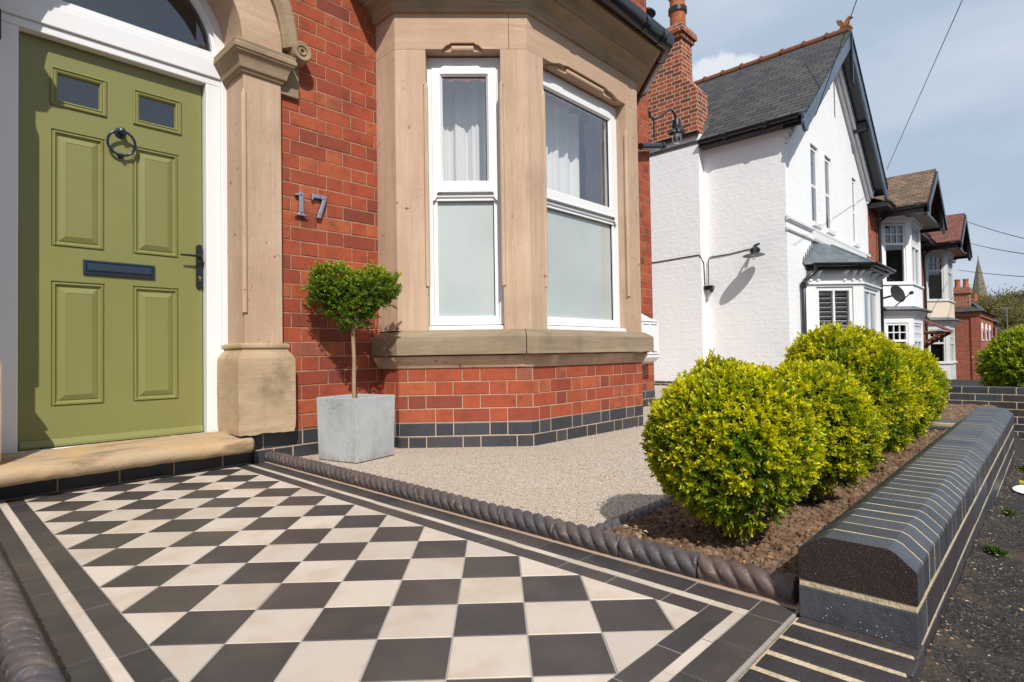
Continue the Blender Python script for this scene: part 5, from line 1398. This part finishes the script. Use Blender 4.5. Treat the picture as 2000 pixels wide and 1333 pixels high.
mb.tube([(10.207, 6.2, 2.31), (10.207, 5.6, 2.325), (10.207, 5.0, 2.345), (10.207, 4.80, 2.35), (10.21, 4.77, 2.30), (10.30, 4.755, 2.2), (10.33, 4.755, 1.78)], .009, 6)
mb.tube([(10.36, 4.70, 1.78), (10.37, 4.70, 2.25), (10.385, 4.66, 2.31), (10.392, 4.3, 2.32), (10.392, 3.98, 2.36), (10.392, 3.85, 2.35), (10.39, 3.80, 2.30)], .009, 6)
mb.top('cable_run', 'thin black cable looping along the white side wall to the disc lamp', 'cable', (10.21, 4.8, 2.3), smooth=60)
t = thing('wall_sensor', 'small black junction box at the foot of the cable on the white wall', 'sensor', (10.36, 4.66, 1.7))
mb = MB('black_plastic'); mb.box(10.28, 10.39, 4.60, 4.76, 1.69, 1.77); mb.build('case', t, bevel=.008)
mb = MB('black_plastic'); mb.lathe([(.03, 0), (.038, .03), (.02, .05)], (10.30, 4.62, 1.69), 12, (-.4, -.3, -1)); mb.build('sensor_head', t, smooth=50)

# ================================================================== TERRACE BEYOND
def bay_win(M_, a, b, z0, z1, parent, mf='white_frame', split=.40, top_bars=True):
    f = MB(mf); g = MB('glass_dark'); f.M = M_; g.M = M_; y = .02; zs_ = z1-(z1-z0)*split
    fw_ = .05
    f.box(a, a+fw_, y, y+.06, z0, z1); f.box(b-fw_, b, y, y+.06, z0, z1); f.box(a+fw_, b-fw_, y, y+.06, z1-fw_, z1); f.box(a+fw_, b-fw_, y, y+.06, z0, z0+fw_); f.box(a+fw_, b-fw_, y, y+.06, zs_-.03, zs_+.03)
    if top_bars:
        n = 3 if b-a < .9 else 6
        for k in range(1, n): x_ = a+fw_+(b-a-2*fw_)*k/n; f.box(x_-.012, x_+.012, y+.012, y+.05, zs_+.03, z1-fw_)
        zm = (zs_+z1)/2-.01; f.box(a+fw_, b-fw_, y+.013, y+.05, zm-.012, zm+.012)
    if b-a > .9: f.box((a+b)/2-.025, (a+b)/2+.025, y+.005, y+.055, z0+fw_, zs_-.03)
    g.quad((a+fw_, y+.04, z0+fw_), (b-fw_, y+.04, z0+fw_), (b-fw_, y+.04, z1-fw_), (a+fw_, y+.04, z1-fw_))
    w_ = f.build('window', parent); g.build('pane', w_); return w_
def terrace(label, x0, zs, apron, tile_m, wood, wx0, wx1, gable_c):
    t = thing('terraced_house', label, 'house', (x0+1.2, 3.3, zs-.6), 'gabled bay houses beyond the white house')
    Lc = .86; P = [(x0, 3.3), (x0+.61, 2.69), (x0+2.1, 2.69), (x0+2.71, 3.3)]
    FC = frm(*P[0], -45); FF = frm(*P[1], 0); FR = frm(*P[2], 45); LF = 1.49
    mb = MB('brick_far'); mb.quad((wx0, 3.3, -1.6), (wx1, 3.3, -1.6), (wx1, 3.3, 4.25+zs), (wx0, 3.3, 4.25+zs)); mb.quad((wx1, 3.3, -1.6), (wx1, 11, -1.6), (wx1, 11, 4.2+zs), (wx1, 3.3, 4.2+zs)); mb.quad((wx0, 11, -1.6), (wx0, 3.3, -1.6), (wx0, 3.3, 4.2+zs), (wx0, 11, 4.2+zs)); mb.quad((wx1, 11, -1.6), (wx0, 11, -1.6), (wx0, 11, 4.2+zs), (wx1, 11, 4.2+zs)); mb.build('brick_walls', t)
    # bay: skirt, apron, corners
    mb = MB(wood)
    for a, b, nm_ in ((-1.6, .02, 'bay_skirt'), (1.20, 1.50, 'bay_band'), (2.13, 2.23, 'bay_band'), (3.83, 4.0, 'bay_band')): mb = MB(wood); mb.sweep(P, [(0, a+zs), (0, b+zs), (-.12, b+zs), (-.12, a+zs)]); mb.build(nm_, t)
    mb = MB(wood); mb.sweep(P, [(.0, .0+zs), (.05, .0+zs), (.05, .05+zs), (0, .07+zs)]); mb.build('bay_sill', t); mb = MB(wood); mb.sweep(P, [(0, 2.20+zs), (.05, 2.20+zs), (.05, 2.25+zs), (0, 2.27+zs)])
    mb.build('bay_sill', t); mb = MB(wood); mb.sweep(P, [(0, 3.86+zs), (.03, 3.88+zs), (.06, 3.95+zs), (.12, 4.0+zs), (.16, 4.06+zs), (0, 4.06+zs)]); mb.build('bay_cornice', t); mb = MB(wood); mb.sweep(P, [(0, 1.32+zs), (.05, 1.36+zs), (.09, 1.47+zs), (.14, 1.50+zs), (0, 1.51+zs)])
    mb.build('bay_cornice', t)
    mb = MB(apron); mb.sweep(P, [(-.001, 1.505+zs), (-.001, 2.2+zs), (-.12, 2.2+zs), (-.12, 1.505+zs)]); mb.sweep(P, [(-.001, 1.61+zs), (.012, 1.61+zs), (.012, 2.19+zs), (-.001, 2.19+zs)]); mb.build('bay_apron', t)
    mb = MB('lead'); mb.sweep(P, [(.0, 1.51+zs), (.20, 1.51+zs), (.22, 1.54+zs), (.20, 1.57+zs), (.02, 1.64+zs)]); mb.build('canopy_lead', t)
    for z0, z1, sp_ in ((.04, 1.19, .40), (2.24, 3.82, .34)):
        for M_, L_ in ((FC, Lc), (FF, LF), (FR, Lc)):
            for pa, pb in ((0, .14), (L_-.14, L_)): mbp = MB(wood); mbp.M = M_; mbp.box(pa, pb, .001, .12, z0-.03+zs, z1+.03+zs); mbp.build('bay_post', t)
            bay_win(M_, .14, L_-.14, z0+zs, z1+zs, t, wood, sp_)
    mb = MB('curtain'); mb.M = FC; 
    for z0, z1 in ((.1, 1.15), (2.3, 3.4)): mb.quad((.18, .16, z0+zs), (.36, .18, z0+zs), (.27, .17, z1+zs), (.18, .16, z1+zs))
    mb.build('drapes', t)
    mb = MB('dark_room'); mb.prism([(x0+.25, 3.29), (x0+.68, 2.88), (x0+2.03, 2.88), (x0+2.46, 3.29)], -1.0+zs, 3.9+zs); mb.build('room_lining', t)
    # gabled roof over the bay
    gx, gz_ = gable_c, 5.28+zs; hw = 1.62; ez = 4.12+zs; Y0 = 2.2
    mb = MB(tile_m)
    for sg in (-1, 1):
        A_ = (gx, Y0, gz_); B_ = (gx+sg*hw, Y0, ez); C_ = (gx+sg*hw, 6.5, ez); D_ = (gx, 6.5, gz_)
        mb.add([A_, B_, C_, D_]+[(p[0], p[1], p[2]+.05) for p in (A_, B_, C_, D_)], [(0, 1, 2, 3), (4, 5, 6, 7), (0, 1, 5, 4), (1, 2, 6, 5)])
    mb.quad((wx0-.1, 2.95, 4.15+zs), (wx1+.1, 2.95, 4.15+zs), (wx1+.1, 6.8, 5.9+zs), (wx0-.1, 6.8, 5.9+zs)); mb.quad((wx0-.1, 6.8, 5.9+zs), (wx1+.1, 6.8, 5.9+zs), (wx1+.1, 11, 4.1+zs), (wx0-.1, 11, 4.1+zs))
    mb.build('tiled_roof', t)
    mb = MB('black_iron')
    k = (gz_-ez)/hw
    for sg in (-1, 1):
        xe, ze = gx+sg*(hw+.02), gz_-k*(hw+.02); xi = gx+sg*(hw-.25)
        mb.prism([(gx, gz_-.02), (gx, gz_-.24), (xe, ze-.22), (xe, ze-.02)], Y0-.04, Y0+.0, 'y')
        mb.prism([(gx+sg*hw*.5, gz_-k*hw*.5-.05), (xe, ze-.05), (xe, ze-.30), (xe-sg*.5, ze-.20)], Y0+.001, Y0+.08, 'y')
        mb.box(min(xe, xe-sg*.06), max(xe, xe-sg*.06), Y0, 3.2, ze-.2, ze-.03)
        hgut(mb, (xe+sg*.05, Y0+.05, ze-.04), (xe+sg*.05, 3.2, ze-.04))
    mb.box(gx-hw*.9, gx+hw*.9, Y0+.1, 2.75, ez-.15, ez-.08); mb.quad((gx-hw*.86, Y0+.3, ez-.08), (gx+hw*.86, Y0+.3, ez-.08), (gx, Y0+.3, gz_-.15))
    mb.box(wx0, gx-hw, 2.88, 3.3, 4.02+zs, 4.14+zs); mb.box(gx+hw, wx1, 2.88, 3.3, 4.02+zs, 4.14+zs)
    hgut(mb, (wx0, 2.90, 4.16+zs), (gx-hw, 2.90, 4.16+zs)); hgut(mb, (gx+hw, 2.90, 4.16+zs), (wx1, 2.90, 4.16+zs))
    mb.tube([(x0-.32, 2.95, 4.05+zs), (x0-.32, 3.1, 3.9+zs), (x0-.32, 3.22, 3.8+zs), (x0-.32, 3.22, -1+zs)], .04, 8)
    mb.build('black_trim', t)
    return t
ta = terrace('brick house with brown tiled gable over a white two storey bay', 17.6, 0, 'white_brick', 'clay_tiles_brown', 'white_frame', 16.45, 23.0, 18.95)
tb = terrace('brick house with red tiled gable and grey framed bay over cream render', 24.6, -.05, 'cream_render', 'clay_tiles_red', 'grey_wood', 23.05, 29.6, 25.75)
mb = MB('clay_tiles_red'); mb.add([(21.4, 3.3, 1.55), (21.4, 2.35, 1.02), (22.9, 2.35, 1.02), (22.9, 3.3, 1.55)]+[(21.4, 3.3, 1.6), (21.4, 2.35, 1.07), (22.9, 2.35, 1.07), (22.9, 3.3, 1.6)], [(0, 1, 2, 3), (4, 5, 6, 7), (0, 1, 5, 4), (1, 2, 6, 5), (2, 3, 7, 6), (3, 0, 4, 7)])
pr = mb.build('porch_roof', ta)
for x_ in (21.5, 22.8):
    mb = MB('brown_wood')
    mb.box(x_-.04, x_+.04, 3.2, 3.28, .2, 1.45); mb.tube([(x_, 3.25, .45), (x_, 2.8, .75), (x_, 2.4, 1.0)], .045, 6); mb.tube([(x_, 3.25, 1.0), (x_, 2.45, 1.0)], .04, 6); mb.build('porch_bracket', pr)
# satellite dish
t = thing('satellite_dish', 'grey satellite dish on the corner of the brick house with the white bay', 'satellite dish', (16.9, 3.3, 1.75))
Dc = Vector((16.9, 2.86, 1.86)); ax = Vector((-.55, -1, .35)).normalized()
mb = MB('lead'); mb.mats = ['dish_grey']; mb.lathe([(.005, 0), (.07, .008), (.15, .034), (.225, .075), (.23, .08), (.15, .042), (.07, .014), (0, .008)], Dc, 28, ax); mb.build('dish', t, smooth=50)
mb = MB('black_iron'); mb.tube([Dc, (16.9, 3.1, 1.8), (16.9, 3.3, 1.78)], .025, 8); mb.tube([Dc-Vector((0, 0, .28)), Dc+ax*.42-Vector((0, 0, .12))], .014, 6); mb.lathe([(.035, 0), (.045, .05), (.03, .08)], Dc+ax*.40-Vector((0, 0, .12)), 10, ax); mb.build('mast', t, smooth=50)

# low white walls in front of the terrace
t = MB('white_wood'); t.box(25.5, 29.5, 1.6, 1.8, -1.6, -.68); t.box(25.4, 29.6, 1.55, 1.85, -.68, -.60)
t.top('white_low_wall', 'low white wall below the grey framed bay', 'wall', (27.5, 1.7, -1.5), bevel=.01)

# far red brick house
fh = thing('corner_house', 'plain red brick house with slate hipped roof and white arched windows', 'house', (50, 5, -2.2))
mb = MB('brick_far'); mb.box(47, 58.5, 3.5, 9, -2.6, 2.62); mb.box(46.93, 47.0, 3.42, 3.9, -2.6, 2.62); mb.box(46.9, 58.6, 3.4, 9.1, 2.45, 2.75); mb.build('brick_walls', fh)
mb = MB('slate'); mb.add([(46.7, 3.2, 2.78), (58.8, 3.2, 2.78), (58.8, 9.4, 2.78), (46.7, 9.4, 2.78), (50, 6.3, 4.6), (55.5, 6.3, 4.6)], [(0, 1, 5, 4), (1, 2, 5), (2, 3, 4, 5), (3, 0, 4), (0, 1, 2, 3)]); mb.build('hipped_roof', fh)
mb = MB('brick_chimney'); mb.box(47.3, 48.2, 3.95, 4.75, 2.75, 4.0); mb.box(47.2, 48.3, 3.87, 4.83, 4.0, 4.3); mb.box(47.3, 48.2, 3.95, 4.75, 4.31, 4.4); c2 = mb.build('chimney', fh)
mb = MB('terracotta')
for y in (4.15, 4.58): mb.lathe([(.17, 0), (.14, .45), (.17, .48), (.16, .56)], (47.7, y, 4.4), 12)
mb.build('chimney_pots', c2, smooth=40)
for x_ in (49, 52, 55):
    mb = MB('white_wood'); mb.prism([(x_-.45, .9), (x_+.45, .9), (x_+.45, 1.7), (x_+.25, 2.0), (x_, 2.1), (x_-.25, 2.0), (x_-.45, 1.7)], 3.44, 3.499, 'y'); w_ = mb.build('window', fh)
    mb = MB('glass_dark'); mb.box(x_-.3, x_+.3, 3.42, 3.438, 1.0, 1.7); mb.build('pane', w_)
hs = thing('gabled_house', 'slate roofed house with white bargeboards behind the plain red house', 'house', (64, 7, -2.2))
mb = MB('brick_far'); mb.box(60.5, 70, 3.9, 7.5, -2.6, 2.7); mb.prism([(3.9, 2.7), (7.5, 2.7), (5.4, 4.5)], 60.5, 70, 'x'); mb.build('brick_walls', hs)
mb = MB('slate'); mb.add([(60, 3.6, 2.6), (70.4, 3.6, 2.6), (70.4, 5.4, 4.7), (60, 5.4, 4.7), (60, 7.7, 2.5), (70.4, 7.7, 2.5)], [(0, 1, 2, 3), (3, 2, 5, 4)]); mb.build('slate_roof', hs)
mb = MB('terracotta'); mb.tube([(60, 5.4, 4.75), (70.4, 5.4, 4.75)], .12, 6); mb.lathe([(.2, 0), (.16, .7)], (61, 5.4, 4.8), 8); mb.lathe([(.2, 0), (.16, .7)], (69.5, 5.4, 4.8), 8); mb.build('ridge_tiles', hs)
we = thing('white_cottage', 'small white cottage with slate roof, aerial and sash window', 'cottage', (62, 3, -2.3))
mb = MB('white_wood'); mb.box(60, 67, 1.9+.75, 3.95, -2.7, 1.25); mb.build('walls', we)
mb = MB('slate'); mb.add([(59.7, 2.4, 1.25), (67.3, 2.4, 1.25), (67.3, 4.3, 2.6), (59.7, 4.3, 2.6)], [(0, 1, 2, 3)]); mb.build('roof', we)
mb = MB('glass_dark'); mb.box(59.97, 60.0, 3.0, 3.6, -.7, .6); w_ = mb.build('window', we)
mb = MB('white_frame')
for y in (2.97, 3.28, 3.6): mb.box(59.93, 59.97, y, y+.05, -.72, .62)
for z in (-.74, -.05, .6): mb.box(59.93, 59.96, 2.97, 3.65, z, z+.06)
mb.build('glazing_bars', w_)
mb = MB('chrome'); mb.tube([(60.5, 2.75, 1.4), (60.5, 2.75, 3.6)], .03, 6); mb.tube([(60.5, 2.3, 3.5), (60.5, 3.6, 3.55)], .02, 6); mb.build('aerial', we)

# houses across the street, seen only as reflections in the panes
for lab, x0_, y0_, wd_, ez_, rz_ in (('tall brick house across the street, mirrored in the bay window panes', -13.5, -24, 9, 4.3, 6.3), ('lower brick house across the street, mirrored in the green door panes', -1, -23, 8, 3.9, 5.8), ('long brick house across the street behind the camera', 12, -24, 12, 4.2, 6.2)):
    t = thing('street_house', lab, 'house', (x0_+wd_/2, y0_, -.6), 'houses across the street')
    mb = MB('dull_brick'); mb.holes(-wd_+0, 0, -.7, ez_, [(-wd_+1, -wd_+2.4, .5, 2.2), (-wd_+1, -wd_+2.4, 2.8, 3.7), (-2.6, -1.2, 2.8, 3.7), (-2.6, -1.2, .5, 2.2)], 0, .2); mb.v = [(x0_-x_, y0_-y_, z_) for x_, y_, z_ in mb.v]; mb.box(x0_, x0_+wd_, y0_-7, y0_-.25, -.7, ez_)
    mb.box(x0_+.3, x0_+1.3, y0_-4, y0_-2.8, ez_, rz_+1.2); mb.build('brick_walls', t)
    mb = MB('slate'); mb.add([(x0_-.3, y0_+.4, ez_-.1), (x0_+wd_+.3, y0_+.4, ez_-.1), (x0_+wd_+.3, y0_-3.5, rz_), (x0_-.3, y0_-3.5, rz_), (x0_-.3, y0_-7.4, ez_-.1), (x0_+wd_+.3, y0_-7.4, ez_-.1)], [(0, 1, 2, 3), (3, 2, 5, 4), (0, 3, 4), (1, 2, 5)]); mb.build('slate_roof', t)
# church spire
sp_ = thing('church_spire', 'pointed stone church spire rising behind the distant trees', 'church', (321, 24.5, 5))
mb = MB('spire_stone'); mb.lathe([(4.3, 0), (4.2, 12), (3.5, 17), (.25, 36.5), (.12, 37)], (321, 23.4, 1.5), 8); mb.build('spire', sp_)
mb = MB('black_iron'); mb.tube([(321, 23.4, 38), (321, 23.4, 40)], .12, 5); mb.build('weather_vane', sp_)

# distant trees
def tree(label, x, y, zb, H, W, seed, mat='tree_leaf', n=2600, lf=.5, cat='tree', name='bare_spring_tree', grp=None, dens=1.):
    t = thing(name, label, cat, (x, y, zb), grp); g = np.random.default_rng(seed); rnd = random.Random(seed)
    mb = MB('bark_dark'); mb.tube([(x, y, zb), (x+.2, y, zb+H*.3), (x, y+.1, zb+H*.6)], [H*.03, H*.022, H*.01], 7); ends = []
    for q in range(26):
        a = rnd.uniform(0, 6.28); e = rnd.uniform(.2, 1); p0 = Vector((x, y, zb+H*rnd.uniform(.2, .5))); d = Vector((math.cos(a)*e*W/H*1.4, math.sin(a)*e*W/H*1.4, rnd.uniform(.5, 1))).normalized()
        L_ = H*rnd.uniform(.25, .48); p1 = p0+d*L_*.5; p2 = p1+(d+Vector((0, 0, .25))).normalized()*L_*.5; mb.tube([p0, p1, p2], [H*.010, H*.006, H*.002], 5); ends += [p1, p2]
        for w_ in range(4):
            q_ = p2+Vector((rnd.gauss(0, 1), rnd.gauss(0, 1), rnd.uniform(0, 1)))*L_*.22; mb.tube([p1.lerp(p2, .6), q_], [H*.003, H*.001], 4); ends.append(q_)
    mb.build('trunk', t)
    E_ = np.array([list(p) for p in ends]); i = g.integers(0, len(E_), n); P = E_[i]+g.normal(size=(n, 3))*np.array([W*.10, W*.10, H*.06]); D = P-np.array([x, y, zb+H*.4]); D += g.normal(size=(n, 3))*W*.3
    foliage_obj('crown', t, leaf_mesh(P-np.array([x, y, zb]), D, lf, lf*.55, lf*.3, 6, g.uniform(0, 1, n), seed), mat)
    return t
TG = 'trees on the hillside beyond the street'
tree('olive green budding tree directly in front of the church spire', 158, 11.8, 0, 11.5, 11, 1, n=5000, lf=.6, grp=TG)
tree('bare twiggy tree to the left of the spire, over the chimney', 150, 14.0, 0, 13, 9, 2, n=1200, lf=.5, grp=TG)
tree('broad brown leafless tree right of the spire', 160, 8.7, 0, 12.5, 11, 3, n=5000, lf=.5, grp=TG)
tree('low spreading brown tree on the slope above the cottage', 150, 6.0, -1, 9.5, 12, 4, n=5000, lf=.5, grp=TG)
tree('dull olive tree low down between the cottage and the dark conifer', 140, 3.6, -2, 7, 12, 6, n=4200, lf=.5, grp=TG)
tree('dark conifer at the right edge of the skyline', 172, 4.6, 1, 11.5, 9, 5, 'cedar_leaf', 3400, .7, name='conifer', grp=TG)
mb = MB('weed_leaf')
hd_ = thing('far_hedge', 'clipped green hedge behind the white cottage', 'hedge', (80, 2, -2.5))
g = np.random.default_rng(44); n = 5000; P = np.stack([g.uniform(-3, 3, n), g.uniform(-6, 1.6, n), g.uniform(0, 3.4, n)], 1)
foliage_obj('foliage', hd_, leaf_mesh(P, g.normal(size=(n, 3))+np.array([-.6, -.3, .5]), .25, .2, .12, 6, g.uniform(0, 1, n), 8), 'weed_leaf')
mb = MB('bark_dark'); mb.box(79, 81, -4, 3.4, -2.6, .3); mb.build('stems', hd_)

# ------------------------------------------------------------------ overhead cables
def cable(label, a, b, sag=.1, r=.007):
    mb = MB('cable'); a, b = Vector(a), Vector(b); n = 24
    mb.tube([a.lerp(b, k/n)-Vector((0, 0, sag*4*(k/n)*(1-k/n))) for k in range(n+1)], r, 5)
    mb.top('overhead_cable', label, 'cable', tuple(a), 'overhead telephone wires', smooth=60)
cable('overhead wire falling to the left foot of the white house gable', (10.62, 2.86, 4.52), (11.0, 1.4, 8.7), .0, .008)
cable('overhead wire rising steeply from the right foot of the white house gable', (16.6, 2.9, 4.95), (8.6, .06, 6.1), .0, .006)
cable('upper of the two parallel wires right of the far gables', (27.9, 2.38, 5.36), (19.27, -.05, 2.98), .05, .011)
cable('lower of the two parallel wires right of the far gables', (30.6, 2.5, 4.87), (19.27, -.05, 2.68), .05, .012)
cable('lowest wire passing just above the church spire', (45.4, 4.29, 5.34), (27.5, -.05, 2.86), .05, .016)

# ------------------------------------------------------------------ weeds, litter, leaves
def weed(label, x, y, s_, seed, n=14, zz=None):
    z = gz(x, 0)+.01 if zz is None else zz; g = np.random.default_rng(seed)
    D = g.normal(size=(n, 3))*.6+np.array([0, 0, 1.0]); P = g.normal(size=(n, 3))*s_*.12; P[:, 2] = 0
    t = thing('weed', label, 'weed', (x, y, z), 'weeds along the pavement edge'); foliage_obj('leaves', t, leaf_mesh(P, D, s_*.5, s_*.55, s_*.16, 6, g.uniform(0, .6, n), seed), 'weed_leaf')
weed('broad leafed weed at the foot of the garden wall, nearest the camera end', 2.25, .15, .05, 1)
weed('grassy weed against the garden wall, the middle of three', 2.9, .15, .04, 2, 22)
weed('tall weed near the far end of the garden wall', 4.45, .15, .07, 3, 20)
weed('tiny weed in the soil by the wall end brick', 1.52, .46, .028, 4, 6, .03)
t = thing('plate', 'white litter plate lying on the pavement under a yellow flower', 'litter', (3.55, .10, gz(3.55, 0)+.02))
mb = MB('plate_white'); mb.lathe([(.0, .008), (.045, .006), (.06, .018), (.063, .018), (.047, 0), (0, 0)], (3.55, .10, gz(3.55, 0)+.014), 24, (-.15, 0, 1)); mb.build('dish', t, smooth=40)
t = thing('yellow_flower', 'small yellow flower head beside the white plate', 'flower', (3.70, .115, gz(3.7, 0)+.02))
g = np.random.default_rng(3); P = g.normal(size=(26, 3))*.012; mb = MB('petal')
for q in range(26):
    a = q*.9; mb.prism([(3.70, .115), (3.70+.035*math.cos(a), .115+.035*math.sin(a)), (3.70+.03*math.cos(a+.4), .115+.03*math.sin(a+.4))], gz(3.7, 0)+.03+q*.0009, gz(3.7, 0)+.0306+q*.0009)
mb.build('petals', t)
for q, (x, y, sz, lab) in enumerate(((1.97, .475, .03, 'curled brown dead leaf on the soil against the wall coping'), (1.86, .445, .022, 'smaller dead leaf on the soil nearer the wall end'))):
    mb = MB('dry_leaf'); n = 9; rings = []
    for i in range(n):
        u = i/(n-1)*2-1; w_ = sz*.45*(1-u*u)**.6+.0006; zc = .034+.006*abs(u); rings.append([(x+u*sz, y+v*w_, zc+.011*(v*v)+.001*math.sin(i*3)) for v in np.linspace(-1, 1, 7)])
    mb.loft(rings, closed=False, caps=False); mb.top('dead_leaf', lab, 'leaf', (x, y, .03), 'dead leaves on the soil', smooth=60)
